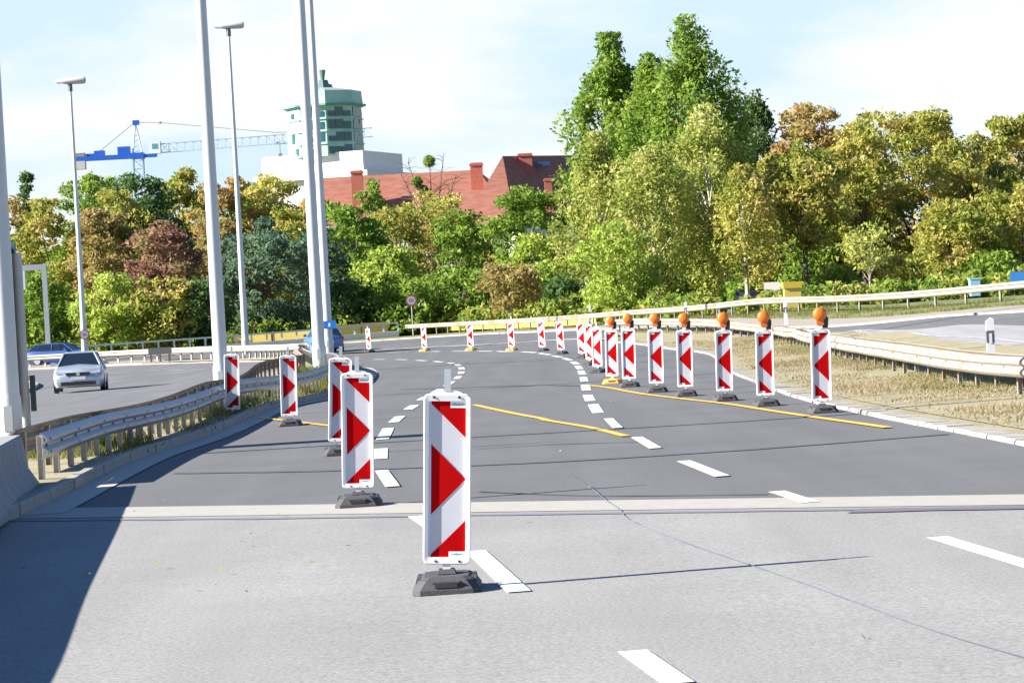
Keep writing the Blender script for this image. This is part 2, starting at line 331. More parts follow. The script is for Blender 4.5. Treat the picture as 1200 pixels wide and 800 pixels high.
# lane line on it, edge lines
M_FAINT = mat('worn_paint', (.5, .5, .5), .7, col2=(.3, .3, .3), c2scale=2)
def line(name, P, wid, m, dz, step=1.):
    c = spline(P, step); d = np.gradient(c, axis=0); d /= np.linalg.norm(d, axis=1)[:, None]; nrm = np.stack([-d[:, 1], d[:, 0]], 1)
    return struct(ribbon(name, c - nrm * wid / 2, c + nrm * wid / 2, m, dz, across=1, matched=True))
line('road_line', [(4.5, 133), (1.5, 143), (-3.5, 155), (-9, 164), (-18, 173), (-30, 180)], .5, M_FAINT, .012)
line('road_line', [tuple(gpt(x, y).xy) for x, y in [(1215, 402), (1150, 396), (1080, 392), (1000, 388)]], .12, M_FAINT, .014)

# left carriageway
LL = [(-16, -10), (-16.3, 30), (-16.6, 60), (-17.5, 90), (-19.3, 117), (-22, 130), (-27, 140), (-36, 146), (-50, 150)]
LR = [(-8.9, -10), (-8.8, 30), (-8.9, 60), (-8.9, 90), (-9.2, 110), (-9.8, 124), (-11.0, 138), (-13.2, 149), (-17, 157), (-23, 162), (-32, 165.5), (-45, 167)]
M_LCW = road_mat('left_asphalt', (.145, .145, .15), .12, .08, .10)
struct(ribbon('left_carriageway', LL, LR, M_LCW, .0, n=160, across=14))
line('road_line', [(x + .7, y - .9) if y < 150 else (x + .4, y - 1.4) for x, y in LR[4:]], .0001, M_FAINT, .012)
# verges
vl = ribbon('verge', LE, [(-8.9, -20), (-8.8, 0), (-8.8, 15), (-8.8, 29), (-8.8, 39), (-8.8, 50), (-8.9, 60), (-8.9, 71), (-8.9, 83), (-8.9, 93), (-9.1, 105), (-9.3, 115), (-10.0, 126), (-11.2, 138.5), (-13.4, 149.3), (-16.9, 156.7), (-22.5, 161.8), (-30, 165), (-41, 167)], M_DRY, .11, n=200, across=8); struct(vl)
VR0 = [(x + .55, y) for x, y in RE[2:14]]; VR1 = [(18, 15), (15.5, 36), (14, 45), (13.5, 52), (12.9, 60), (12.4, 70), (12.4, 80), (12.6, 93), (12.3, 105), (10.5, 117), (8.2, 130), (5.0, 141)]
vr = ribbon('verge', VR0, VR1, M_DRY, .05, n=160, across=14); struct(vr)
# kerbs -------------------------------------------------
def kerb(name, P, w0, h, m, stone=1.0, jit=.01, off=0, gap=.012):
    c = spline(P, .25); d = np.r_[0, np.cumsum(np.linalg.norm(np.diff(c, axis=0), axis=1))]
    mb = MB(); s0 = 0
    while s0 < d[-1] - stone:
        ln = stone * (1 + random.uniform(-.15, .15) * (jit > .02)); a = np.array([np.interp(s0, d, c[:, k]) for k in (0, 1)]); b = np.array([np.interp(s0 + ln - gap, d, c[:, k]) for k in (0, 1)])
        t = (b - a) / np.linalg.norm(b - a); n_ = np.array([t[1], -t[0]]); o1 = random.uniform(-jit, jit); o2 = random.uniform(-jit, jit); hh = h + random.uniform(-jit, jit) * .6
        z0 = hz(*a); z1 = hz(*b); q = []
        for (p, z) in ((a, z0), (b, z1)):
            for (o, zz) in ((off + o1, -.1), (off + o1, hh - .02), (off + o1 + .02, hh), (off + w0 + o2 - .02, hh), (off + w0 + o2, hh - .02), (off + w0 + o2, -.1)):
                e = p + n_ * o; q.append((e[0], e[1], z + zz))
        mb.add(q, [(0, 6, 7, 1), (1, 7, 8, 2), (2, 8, 9, 3), (3, 9, 10, 4), (4, 10, 11, 5), (0, 1, 2, 3, 4, 5), (11, 10, 9, 8, 7, 6)], m); s0 += ln
    return struct(mb.build(name))
kerb('kerb', LE[2:], .15, .14, M_KERB, 1.0, .008, off=-.15)
gl = [(x + .17, y) for x, y in LE[3:]]
M_GUT = mat('gutter_concrete', (.42, .40, .35), .85, var=.15, vscale=4, bump=.3)
c = spline(gl, .5); 
struct(ribbon('gutter', np.c_[c[:, 0] - .17, c[:, 1]], np.c_[c[:, 0] + .28, c[:, 1]], M_GUT, .012, across=1, matched=True))
kerb('kerb', RE[2:14], .34, .05, M_KERB, .5, .014, off=0, gap=.006)
struct(ribbon('verge_edge', [(x + .28, y) for x, y in RE[2:14]], [(x + .62, y) for x, y in RE[2:14]], M_DRY, .036, n=160, across=2))
kerb('kerb', LR[1:], .2, .12, M_KERB, 1.0, .008, off=0)
kerb('kerb', LL[1:], .2, .12, M_KERB, 1.0, .008, off=-.2)
# far shoulder and kerb
FEo = [(62, 73), (42, 83.5), (26, 96.5), (20.5, 103), (17.3, 110.5), (13.8, 120.5), (10.2, 139), (6.4, 159), (1.8, 179), (-5.3, 199.3), (-15.5, 218.5), (-29, 237), (-49, 257)]
fe2 = [(60, 40), (50, 50), (40, 62), (32, 74), (26, 86), (20, 97), (15.7, 108), (11.8, 119), (8.2, 138), (4.5, 158), (1.5, 171), (-3, 187), (-10, 195), (-20, 197.5), (-33, 196), (-55, 190)]
def offset(P, o):
    P = np.array(P, float); d = np.gradient(P, axis=0); d /= np.linalg.norm(d, axis=1)[:, None]; return [tuple(p + np.array([t[1], -t[0]]) * o) for p, t in zip(P, d)]
M_SHOULD = mat('pale_shoulder', (.27, .24, .205), .9, var=.15, vscale=1)
struct(ribbon('shoulder', fe2, offset(fe2, 2.8), M_SHOULD, .06, n=160, across=4))
kerb('kerb', fe2, .18, .075, M_KERB, 1.5, .008, off=0)
M_FGR = mat('bright_grass', (.13, .17, .04), .95, var=.4, vscale=4, col2=(.22, .19, .09), c2scale=.8)
struct(ribbon('grass_strip', offset(fe2, 2.8), offset(fe2, 9), M_FGR, .05, n=160, across=5))
struct(ribbon('verge', LL, [(x - 5, y) for x, y in LL], M_DRY, .09, n=100, across=4))

# ------------------------------------------------------------------ dashes and painted lines
def dash(px0, px1, wid, m=M_WPAINT, dz=.009, name='road_marking'):
    a = gpt(*px0); b = gpt(*px1); A_ = np.array([[a.x, a.y], [b.x, b.y]]); t = A_[1] - A_[0]; t /= np.linalg.norm(t); n_ = np.array([t[1], -t[0]]) * wid / 2
    k = max(2, int((b - a).length)); u = np.linspace(0, 1, k)[:, None]; c = A_[0] * (1 - u) + A_[1] * u
    return struct(ribbon(name, c - n_, c + n_, m, dz, across=1, matched=True))
for a, b in [((608, 695), (557, 647)), ((512, 622), (488, 606)), ((460, 571), (447, 552)), ((768, 526), (746, 513)), ((846, 559), (801, 541)), ((950, 590), (910, 577)), ((1232, 672), (1098, 631)), ((795, 803), (741, 765)), ((724, 502), (713, 491))]:
    dash(a, b, .15, dz=.014)
# arms of the wide block marking: left curve and right curve
for P, wd in (([(445, 538), (446, 526), (448, 515), (455, 502), (461, 495), (469, 488), (478, 480), (486, 475), (493, 469), (500, 465), (508, 460.5), (516, 456), (523, 452), (530, 447), (535, 444), (538, 441), (540, 438), (541, 435.5), (541.5, 433), (540, 430.5), (538, 428.5), (535, 427), (531, 426), (526, 425.2), (519, 424.3), (509, 423.4), (499, 422.8), (488, 422.2), (477, 421.6), (464, 421.3), (451, 421.2), (438, 421.2), (424, 421.6)], .19),):
    for i in range(0, len(P) - 1, 2): dash(P[i], P[i + 1], wd)
for a, b in [((701, 484), (695, 474)), ((692, 470), (688.5, 463)), ((687.5, 457.5), (685.5, 451)), ((685, 447), (683.5, 442)), ((683, 439), (680.5, 434.5)), ((680, 432.5), (676.5, 429)), ((676, 427), (671, 424)), ((669, 422.3), (661, 419.8)), ((658, 418.8), (648, 417)), ((645, 415.8), (632, 414)), ((628, 413.3), (611, 412.4)), ((602, 412), (583, 411.6)), ((577, 411.6), (560, 411.5)), ((551, 411.5), (530, 411.7)), ((515, 411.9), (490, 412.4)), ((477, 412.8), (455, 413.5))]:
    dash(a, b, .20)
def pline(P, wid, m):
    c = spline([tuple(gpt(x, y).xy) for x, y in P], .7); d = np.gradient(c, axis=0); d /= np.linalg.norm(d, axis=1)[:, None]; n_ = np.stack([-d[:, 1], d[:, 0]], 1) * wid / 2
    return struct(ribbon('yellow_line', c - n_, c + n_, m, .018, across=1, matched=True))
pline([(556, 475), (592, 483), (634, 491), (640, 493), (690, 501.5), (733, 512)], .13, M_YPAINT)
pline([(690, 452), (740, 460), (800, 468), (860, 475), (950, 489), (1040, 502)], .13, M_YPAINT)
pline([(286, 488), (340, 494), (390, 500), (428, 505)], .13, M_YPAINT)
for xs_ in ([(196, 433.5), (215, 433.4)], [(222, 433.2), (240, 433)], [(176, 434.5), (186, 434.3)], [(128, 437.5), (150, 436.5)]):
    dash(xs_[0], xs_[1], .22, M_FAINT, .012)

# ------------------------------------------------------------------ guard rails
WPROF = [(.00, .0), (.035, .02), (.075, .06), (.075, .10), (.02, .145), (.02, .165), (.075, .21), (.075, .25), (.035, .29), (.0, .31), (-.012, .30), (.02, .275), (.055, .245), (.055, .215), (.0, .17), (.0, .14), (.055, .095), (.055, .065), (.02, .035), (-.012, .01)]
def guardrail(label, P, top, sp, mbeam, mpost, sides=(1,), half=.22, group='crash barriers along the road', hollow=False, postw=.05, ends=None, postmax=100, hgt=None):
    c = spline(P, .5); c = resample(c, max(8, int(np.linalg.norm(np.diff(c, axis=0), axis=1).sum() / .6)))
    z = hzv(c[:, 0], c[:, 1]); pts = [(a[0], a[1], float(q)) for a, q in zip(c, z)]
    root = empty('guardrail', label, 'guardrail', pts[0], 0, group); o0 = Vector(pts[0]); rel = [tuple(Vector(p) - o0) for p in pts]
    for sd_ in sides:
        mb = MB(); off = half if len(sides) > 1 else .05
        mb.sweep(rel, [(a + off, b + top - .31) for a, b in WPROF], mbeam, side=sd_)
        dd = np.r_[0, np.cumsum(np.linalg.norm(np.diff(c, axis=0), axis=1))]; q_ = .3; jn = 0
        while q_ < min(dd[-1] - .7, sp * postmax):
            a0 = np.array([np.interp(q_ - .02, dd, c[:, j]) for j in (0, 1)]); a1 = np.array([np.interp(q_ + .02, dd, c[:, j]) for j in (0, 1)]); t_ = (a1 - a0) / np.linalg.norm(a1 - a0); n_ = np.array([t_[1], -t_[0]]) * sd_
            zz = hz(*a0)
            for o_, zb in ((off + .045, top - .155), (off + .088, top - .23), (off + .088, top - .08)):
                if o_ > off + .05 and jn % 2: continue
                b_ = Vector((*(a0 + n_ * (o_ - .035)), zz + zb)) - o0; e_ = Vector((*(a0 + n_ * o_), zz + zb)) - o0
                mb.tube([b_, e_], .016, M_POST, n=6)
            if jn % 2 == 0 and jn:                # overlapping end of the next section
                u_ = np.array([[np.interp(q_ + k_, dd, c[:, j]) for j in (0, 1)] for k_ in (-.16, 0, .16)]); zu = hzv(u_[:, 0], u_[:, 1])
                mb.sweep([tuple(Vector((x_[0], x_[1], float(z_))) - o0) for x_, z_ in zip(u_, zu)], [(a + off + .004, b + top - .31) for a, b in WPROF], mbeam, side=sd_)
            q_ += sp; jn += 1
        mb.build('beam', root)
    d = np.r_[0, np.cumsum(np.linalg.norm(np.diff(c, axis=0), axis=1))]; s0 = .3; k = 0
    base = MB(); wv = postw
    while s0 < d[-1] and k < postmax:
        x, y = [np.interp(s0, d, c[:, j]) for j in (0, 1)]; x2, y2 = [np.interp(s0 + .1, d, c[:, j]) for j in (0, 1)]
        a = math.atan2(y2 - y, x2 - x); zz = hz(x, y) - .1
        key = ('post', mpost.name, round(top, 2), len(sides), half)
        if key not in CACHE:
            p = MB()
            ht = top - .04 + .1
            p.box(-.05, .05, -.035, -.028, 0, ht, mpost); p.box(-.05, .05, .028, .035, 0, ht, mpost); p.box(-.004, .004, -.028, .028, 0, ht, mpost)
            if len(sides) > 1: p.box(-.04, .04, -half, -.036, ht - .22, ht - .03, mpost); p.box(-.04, .04, .036, half, ht - .22, ht - .03, mpost)
            CACHE[key] = p.mesh('post')
        o = link('post', CACHE[key], root, Vector((x, y, zz)) - o0); o.rotation_euler.z = a
        s0 += sp; k += 1
    return root
CACHE = {}
RA = [(-5.55, 33.5), (-5.65, 38), (-5.75, 44), (-5.85, 52), (-5.8, 60), (-5.5, 70), (-5.35, 80), (-5.4, 88), (-5.9, 97), (-6.8, 107), (-7.9, 118), (-9.2, 130), (-10.0, 137)]
guardrail('grey corrugated guardrail curving along the left kerb from the concrete barrier', RA, .66, 1.33, M_GALV, M_POSTL, sides=(1,))
guardrail('rusty brown guardrail seen from its back, between grey guardrail and left carriageway', [(-6.0, 35), (-6.15, 46), (-6.3, 57), (-6.6, 67), (-7.2, 78), (-7.75, 89), (-7.9, 100), (-8.1, 112), (-8.9, 123), (-9.8, 133), (-10.3, 138)], .66, 2.0, M_RAILB, M_POST, sides=(-1,))
guardrail('whitish guardrail with close posts behind the silver car, curving left', [(-9.9, 138), (-11.6, 148), (-14.2, 156), (-18.2, 162), (-23.5, 166), (-30, 168.5), (-40, 170.5)], .80, 1.0, M_RAILW, M_POSTL, sides=(1, -1), half=.2)
RM = [(8.1, 8), (7.95, 28), (7.8, 38), (7.7, 46.6), (7.85, 58), (8.2, 69), (8.8, 84), (9.35, 96), (9.6, 106), (9.2, 116), (8.1, 126), (6.6, 135), (4.9, 144)]
guardrail('long cream and rust streaked double guardrail behind the warning lights', RM, .64, 2.0, M_RAIL, M_POST, sides=(1, -1), half=.2)
RF = [(50, 78), (35, 96), (27, 106), (20, 117), (15.5, 130), (11.8, 145), (7, 165), (0, 189), (-5, 204), (-7.6, 211)]
guardrail('pale rust spotted guardrail on the far side in front of the trees', RF, .80, 2.6, M_RAIL, M_POST, sides=(-1,))

# far parapet and railing on the left
def railing():
    P = [(-8.2, 210.5), (-12, 209), (-18, 206.5), (-29, 203.5), (-42, 199), (-55, 195)]
    c = resample(spline(P, 1), 90); z = hzv(c[:, 0], c[:, 1]); pts = [Vector((a[0], a[1], float(q))) for a, q in zip(c, z)]
    r = empty('parapet_railing', 'low white concrete parapet with pipe railing across the distance at left', 'railing', pts[0]); rel = [p - pts[0] for p in pts]
    MB().sweep([tuple(p) for p in rel], [(-.15, -.1), (-.15, .42), (.15, .42), (.15, -.1)], mat('parapet_white', (.78, .76, .70), .8, var=.1, vscale=.8)).build('parapet_wall', r)
    MB().sweep([tuple(p) for p in rel], [(-.06, .93), (-.06, 1.05), (.06, 1.05), (.06, .93)], M_POLE).build('handrail', r)
    for i in range(0, 90, 2):
        MB().box(-.06, .06, -.06, .06, .42, .93, M_POLE).build('post', r, loc=rel[i])
railing()

def low_barrier():
    c = at(188, 421, 160.5); z = hz(c.x, c.y) + .1; r = empty('barrier_board', 'small dark grey board on legs before the whitish guardrail at left', 'barrier board', (c.x, c.y, z))
    Dk = mat('board_dark', (.10, .10, .11), .6); MB().box(-.65, .65, -.04, .04, .45, .80, Dk).build('board', r)
    for x in (-.5, 0, .5): MB().box(x - .05, x + .05, -.05, .05, -.1, .449, Dk).build('leg', r)
low_barrier()
# concrete barrier at left
def barrier():
    P = [(-2.9, 4), (-3.4, 9), (-3.85, 14.5), (-4.45, 20), (-5.15, 27), (-5.75, 33)]
    c = resample(spline(P, .5), 46); pts = [(a[0], a[1], 0.) for a in c]
    prof = [(.30, 0), (.30, .07), (.18, .26), (.12, .61), (.10, .64), (-.10, .64), (-.12, .61), (-.18, .26), (-.30, .07), (-.30, 0)]
    o = MB().sweep(pts, prof, M_BARR).build('concrete_barrier')
    tag(o, 'sloping grey concrete barrier end at the left edge of the road', 'barrier')
barrier()

# ------------------------------------------------------------------ warning panels
def rrect(w_, h_, r, n=5, z0=0):
    out = []
    for cx, cz, a0 in ((w_/2 - r, h_/2 - r, 0), (-w_/2 + r, h_/2 - r, 90), (-w_/2 + r, -h_/2 + r, 180), (w_/2 - r, -h_/2 + r, 270)):
        for k in range(n + 1):
            a = R(a0 + 90 * k / n); out.append((cx + r * math.cos(a), cz + r * math.sin(a) + z0))
    return out
FZ0, FH, FW = .165, 1.08, .30
ZC = FZ0 + FH / 2
def frame_mesh():
    if 'frame' in CACHE: return CACHE['frame']
    mb = MB(); o = rrect(FW, FH, .035, z0=ZC); ob = rrect(FW - .012, FH - .012, .03, z0=ZC); i = rrect(.236, .988, .008, z0=ZC); n = len(o)
    vs = []
    for (pp, y) in ((i, .0), (i, -.024), (ob, -.028), (o, -.020), (o, .020), (ob, .026), (i, .024)): vs += [(x, y, z) for x, z in pp]
    fs = []
    for k in range(6):
        for j in range(n): j2 = (j + 1) % n; fs.append((k * n + j, (k + 1) * n + j, (k + 1) * n + j2, k * n + j2))
    mb.add(vs, fs, M_WHITE)
    zt = FZ0 + FH
    mb.prism([(-.11, zt - .004), (.11, zt - .004), (.075, zt + .016), (.03, zt + .024), (-.05, zt + .024), (-.085, zt + .012)], -.018, .018, M_WHITE)
    for x in (-.085, .075): mb.tube([(x, -.0295, zt - .022), (x, -.02, zt - .022)], .009, M_HOLE, n=8)
    for x in (-.07, .08): mb.tube([(x, -.0295, FZ0 + .02), (x, -.02, FZ0 + .02)], .008, M_HOLE, n=8)
    CACHE['frame'] = mb.mesh('frame', True); return CACHE['frame']
def panel_mesh(d):
    key = 'panel%d' % d
    if key in CACHE: return CACHE[key]
    mb = MB(); W, H = .236, .988; z1 = ZC + H / 2
    mb.box(-W/2, W/2, -.010, .010, ZC - H/2, z1, M_SHEETW)
    def poly(ps, m=M_RED, y=-.0125):
        pp = [((u - .5) * W * d, z1 - v * H) for u, v in ps]
        if d < 0: pp = pp[::-1]
        mb.prism(pp[::-1], y, y + .003, m)
    poly([(.0, .0), (.58, .0), (.58, .045), (1, .045), (1, .236)])
    poly([(.0, .26), (1, .50), (.0, .745)])
    poly([(.0, 1), (1, .765), (1, .962), (.55, .962), (.55, 1)])
    poly([(.58, .002), (.998, .002), (.998, .043), (.58, .043)], M_STICK)
    poly([(.55, .964), (.998, .964), (.998, .998), (.55, .998)], M_STICK)
    # small blue print on both stickers
    rnd = random.Random(3)
    for v0, u0, u1, h in ((.012, .63, .96, .018), (.974, .62, .92, .014)):
        u = u0
        while u < u1:
            wv = rnd.uniform(.02, .05); poly([(u, v0 + rnd.uniform(0, .008)), (u + wv, v0 + rnd.uniform(0, .006)), (u + wv, v0 + h), (u, v0 + h - rnd.uniform(0, .006))], M_INK, -.0135); u += wv + .018
    # left inner edge of the frame, its bluish shade painted as a strip
    mb.box(-W/2, -W/2 + .016, -.0128, -.0101, ZC - H/2, z1, M_EDGESH)
    CACHE[key] = mb.mesh('panel'); return CACHE[key]
M_EDGESH = mat('shaded_edge_blue', (.52, .60, .76), .4)  # white frame edge with its shade put into the colour
def base_mesh(m):
    key = 'base' + m.name
    if key in CACHE: return CACHE[key]
    mb = MB()
    def ring(hw, hd, c, z): return [(hw - c, -hd, z), (hw, -hd + c, z), (hw, hd - c, z), (hw - c, hd, z), (-hw + c, hd, z), (-hw, hd - c, z), (-hw, -hd + c, z), (-hw + c, -hd, z)]
    rs = [ring(.215, .30, .05, 0), ring(.215, .30, .05, .028), ring(.175, .265, .05, .085), ring(.14, .23, .04, .105)]
    vs = sum(rs, []); fs = [(k*8 + j, k*8 + (j+1) % 8, (k+1)*8 + (j+1) % 8, (k+1)*8 + j) for k in range(3) for j in range(8)] + [tuple(range(7, -1, -1)), tuple(24 + j for j in range(8))]
    mb.add(vs, fs, m)
    for sy in (-1, 1):
        mb.box(-.07, .07, *sorted((sy * .30, sy * .25)), .042, .068, M_HOLE)       # hand slot, dark
        mb.box(-.085, .085, *sorted((sy * .298, sy * .23)), .069, .080, m)
    for x in (-.165, .165):
        for y in (-.15, .0, .15): mb.box(x - .03, x + .03, y - .05, y + .05, .05, .096, m, taper=.25)
    mb.box(-.06, .06, -.09, .09, .11, .135, m, taper=.2)
    CACHE[key] = mb.mesh('foot_plate'); return CACHE[key]
def peg_mesh():
    if 'peg' not in CACHE:
        CACHE['peg'] = MB().box(-.021, .021, -.021, .021, FZ0 + FH + .016, FZ0 + FH + .155, M_PEG).mesh('peg')
        CACHE['stub'] = MB().box(-.025, .025, -.02, .02, .10, FZ0 + .02, M_WHITE).mesh('foot_socket')
    return CACHE['peg']
def disc(mb, c, rad, y0, y1, m, dome=0, n=20):
    vs = []; rings = [(rad, y1), (rad, y0), (rad * .82, y0 - dome * .6), (rad * .45, y0 - dome)]
    for r_, y in rings: vs += [(c[0] + r_ * math.cos(2*math.pi*k/n), y, c[2] + r_ * math.sin(2*math.pi*k/n)) for k in range(n)]
    fs = [(a*n + j, a*n + (j+1) % n, (a+1)*n + (j+1) % n, (a+1)*n + j) for a in range(3) for j in range(n)] + [tuple(3*n + j for j in range(n)), tuple(range(n - 1, -1, -1))]
    mb.add(vs, fs, m)
def lamp_meshes():
    if 'lens' in CACHE: return
    zl = FZ0 + FH + .235; a = MB(); disc(a, (-.005, 0, zl), .098, -.055, -.02, M_AMBER, .03); CACHE['lens'] = a.mesh('lens', True)
    b = MB(); b.tube([(-.005, -.02, zl), (-.005, .03, zl)], .104, M_ORHOUS, n=20)
    b.prism([(-.05, zl - .17), (.05, zl - .17), (.06, zl - .07), (-.06, zl - .07)], -.035, .03, M_ORHOUS); CACHE['lamp'] = b.mesh('warning_lamp', True)
    c = MB(); c.prism([(.025, zl - .21), (.115, zl - .21), (.125, zl - .07), (.10, zl - .03), (.06, zl - .10)], -.02, .09, M_BLACKP); c.box(-.03, .03, -.03, .03, zl - .225, zl - .171, M_WHITE); c.box(.052, .075, -.03, .03, zl - .18, zl - .07, M_BLACKP); CACHE['battery'] = c.mesh('battery_case')
def warning_panel(label, px, py, d, lamp=False, base='dark', yaw=0, tilt=0, group='striped warning panels'):
    p = gpt(px, py); p = Vector((p.x * (p.y + .30) / p.y, p.y + .30, 0)); p.z = hz(p.x, p.y) + .006
    r = empty('warning_panel', label, 'warning panel', p, R(yaw), group); 
    body = [('foot_plate', base_mesh(M_RUB if base == 'dark' else M_YBASE)), ('frame', frame_mesh()), ('panel', panel_mesh(d)), ('foot_socket', None), ('peg', peg_mesh())]
    for n_, me_ in body:
        me_ = me_ or CACHE['stub']
        if n_ == 'peg' and lamp: continue
        o = link(n_, me_, r)
        if n_ != 'foot_plate': o.rotation_euler.y = R(tilt); o.location.x = -.12 * math.tan(R(tilt))
    if lamp:
        lamp_meshes(); l_ = link('warning_lamp', CACHE['lamp'], r); l_.rotation_euler.y = R(tilt); l_.location.x = -.12 * math.tan(R(tilt))
        link('lens', CACHE['lens'], l_); link('battery_case', CACHE['battery'], l_)
    return r
GL = 'red and white warning panels with stripes pointing right'; GR = 'red and white warning panels with stripes pointing left'; GW = 'warning panels topped by amber lamps'
warning_panel('nearest and largest striped warning panel standing on the pale concrete road', 525, 697.5, 1, tilt=3.4, yaw=0, group=GL)
warning_panel('second nearest striped panel, standing just behind the pale joint across the road', 421, 595.5, 1, tilt=2.4, yaw=1, group=GL)
warning_panel('striped panel partly hidden behind the second nearest panel', 399, 534, 1, tilt=3.6, yaw=2, group=GL)
warning_panel('striped panel on grey foot beside the left guardrail, second from left', 340, 499.5, 1, tilt=1.5, yaw=2, group=GL)
warning_panel('leftmost striped warning panel standing in shadow at the left kerb', 273, 491, 1, tilt=2.2, yaw=2, group=GL)
for n_, (x, y, yaw, base) in enumerate([(964, 484.3, 0, 'dark'), (898, 476.4, 0, 'dark'), (850, 470.3, 0, 'dark'), (804, 464.8, -2, 'dark'), (770, 460, -4, 'dark'), (738, 453.8, -6, 'dark'), (718, 449.5, -8, 'yellow')]):
    lab = ['rightmost warning panel with amber lamp on dark foot, largest of the lamp row', 'second lamp-topped warning panel from the right, in front of the long guardrail', 'third lamp-topped warning panel from the right', 'middle one of the seven lamp-topped warning panels', 'third lamp-topped warning panel from the left end of the lamp row', 'lamp-topped warning panel on dark foot right beside the yellow-footed one', 'lamp-topped warning panel on yellow foot, leftmost with a lamp'][n_]
    warning_panel(lab, x, y, -1, True, base, yaw, 1.6, GW)
for lab, x, y, yaw, base, ti in [('lampless striped panel just left of the yellow-footed lamp panel', 701, 437, -22, 'dark', 1), ('narrow striped panel, second left of the yellow-footed lamp panel', 692, 428, -40, 'dark', 0), ('narrow striped panel, third left of the yellow-footed lamp panel', 683, 419.5, -25, 'dark', -1), ('striped panel on dark foot, right one of the pair before the bend', 658, 415.0, -22, 'dark', -1), ('striped panel on dark foot, left one of the pair before the bend', 636, 411.5, -22, 'dark', -1),
    ('distant striped panel on yellow foot, right one of three yellow-footed in the bend', 600, 410.9, -20, 'yellow', 0), ('distant striped panel on yellow foot, middle one of three yellow-footed in the bend', 552, 410.6, -20, 'yellow', 0), ('distant striped panel on yellow foot, left one of three yellow-footed in the bend', 498, 411.5, -28, 'yellow', -1), ('farthest striped panel on dark foot, right of the blue car', 433, 412.4, -35, 'dark', -2)]:
    warning_panel(lab, x, y, -1, False, base, yaw, ti, GR)

# ------------------------------------------------------------------ poles and lamps
def pole(name, label, cat, x, y, r0, r1, h, group=None, head=False, z=None, collar=None, mt=None):
    z = hz(x, y) if z is None else z; mt = mt or M_POLE
    r = empty(name, label, cat, (x, y, z), 0, group)
    MB().tube([(0, 0, -.1), (0, 0, h * .5), (0, 0, h)], [r0, (r0 + r1) / 2, r1], mt, n=18).build('pole', r, True)
    MB().tube([(0, 0, 0), (0, 0, .9), (0, 0, 1.0)], [r0 * 1.09, r0 * 1.09, r0 * 1.01], mt, n=18).build('pole_sleeve', r, True)
    MB().box(-.06, .06, -r0 * 1.1 - .004, -r0 * 1.02, .5, .85, mat('hatch', (.35, .38, .40), .5)).build('service_hatch', r)
    if head:
        mb = MB(); prof = [(-.95, .05, .12), (-.75, .16, .18), (-.3, .24, .26), (.2, .28, .31), (.62, .28, .32), (.80, .25, .30), (.86, .14, .16)]
        vs = []; n = 12
        for (xx, wy, wz) in prof: vs += [(xx + .1, wy * math.cos(2*math.pi*k/n), h + .12 + wz * .7 * math.sin(2*math.pi*k/n) + (0 if xx < .2 else .02)) for k in range(n)]
        fs = [(a*n + j, a*n + (j+1) % n, (a+1)*n + (j+1) % n, (a+1)*n + j) for a in range(len(prof)-1) for j in range(n)] + [tuple(range(n)), tuple((len(prof)-1)*n + j for j in range(n-1, -1, -1))]
        mb.add(vs, fs, mat('lamp_shell', (.45, .46, .46), .4)); lh = mb.build('lamp_head', r, True)
        MB().box(-.55, .35, -.15, .15, h - .02, h + .02, mat('lamp_glass', (.75, .76, .74), .2)).build('lamp_glass', lh)
        MB().tube([(0, 0, h - .5), (0, 0, h + .02)], r1 * 1.7, mat('pole_collar', (.12, .13, .14), .5), n=10).build('collar', r)
    return r
GP = 'tall light poles beside the road'
def X_at(px, Y): return (px - 600) * Y / FOC
pole('street_lamp', 'thick pale pole rising behind the left guardrail, leftmost striped panel before it', 'light pole', -7.05, 70, .178, .095, 17, GP, head=True)
pole('street_lamp', 'thick pale pole cut by the left edge of the photo', 'light pole', -7.0, 40.2, .15, .10, 14, GP, head=True)
pole('street_lamp', 'thicker and nearer one of the two poles standing close together', 'light pole', -6.72, 101, .225, .13, 19, GP, head=True)
pD = pole('street_lamp', 'slimmer of the two close poles, with small blue sign', 'light pole', -9.35, 148, .235, .14, 22, GP, head=True)
pole('street_lamp', 'slim pole with lamp head, tallest of the two whole lamps at left', 'street lamp', X_at(284.5, 174), 176, .21, .085, (402 - 33) / (FOC / 174) + .9, GP, head=True)
pE = pole('street_lamp', 'slim pole with lamp head left of the blue crane, round sign at its foot', 'street lamp', X_at(99.5, 176), 176, .19, .08, 17.05, GP, head=True)
# blue sign on pD
def txt(body, size, m, parent, loc, name='lettering', rot=(R(90), 0, 0), ext=.002):
    cu = bpy.data.curves.new(name, 'FONT'); cu.body = body; cu.size = size; cu.extrude = ext; cu.align_x = 'CENTER'; cu.align_y = 'CENTER'
    tmp = bpy.data.objects.new('tmp', cu); scene.collection.objects.link(tmp); dg = bpy.context.evaluated_depsgraph_get()
    me_ = bpy.data.meshes.new_from_object(tmp.evaluated_get(dg)); bpy.data.objects.remove(tmp); me_.materials.clear(); me_.materials.append(m)
    o = link(name, me_, parent, loc); o.rotation_euler = rot; return o
b = at(386, 380.5, 147.5)
bs = empty('road_number_sign', 'small blue rectangular sign on the slimmer close pole', 'sign', b)
MB().box(-.34, .34, -.02, .02, -.2, .2, M_BLUES).build('sign_board', bs)
MB().box(-.03, .03, .02, .3, -.05, .05, M_POST).build('bracket', bs)
MB().box(-.05, .05, -.026, -.021, -.09, .09, M_WHITE).build('white_mark', bs)
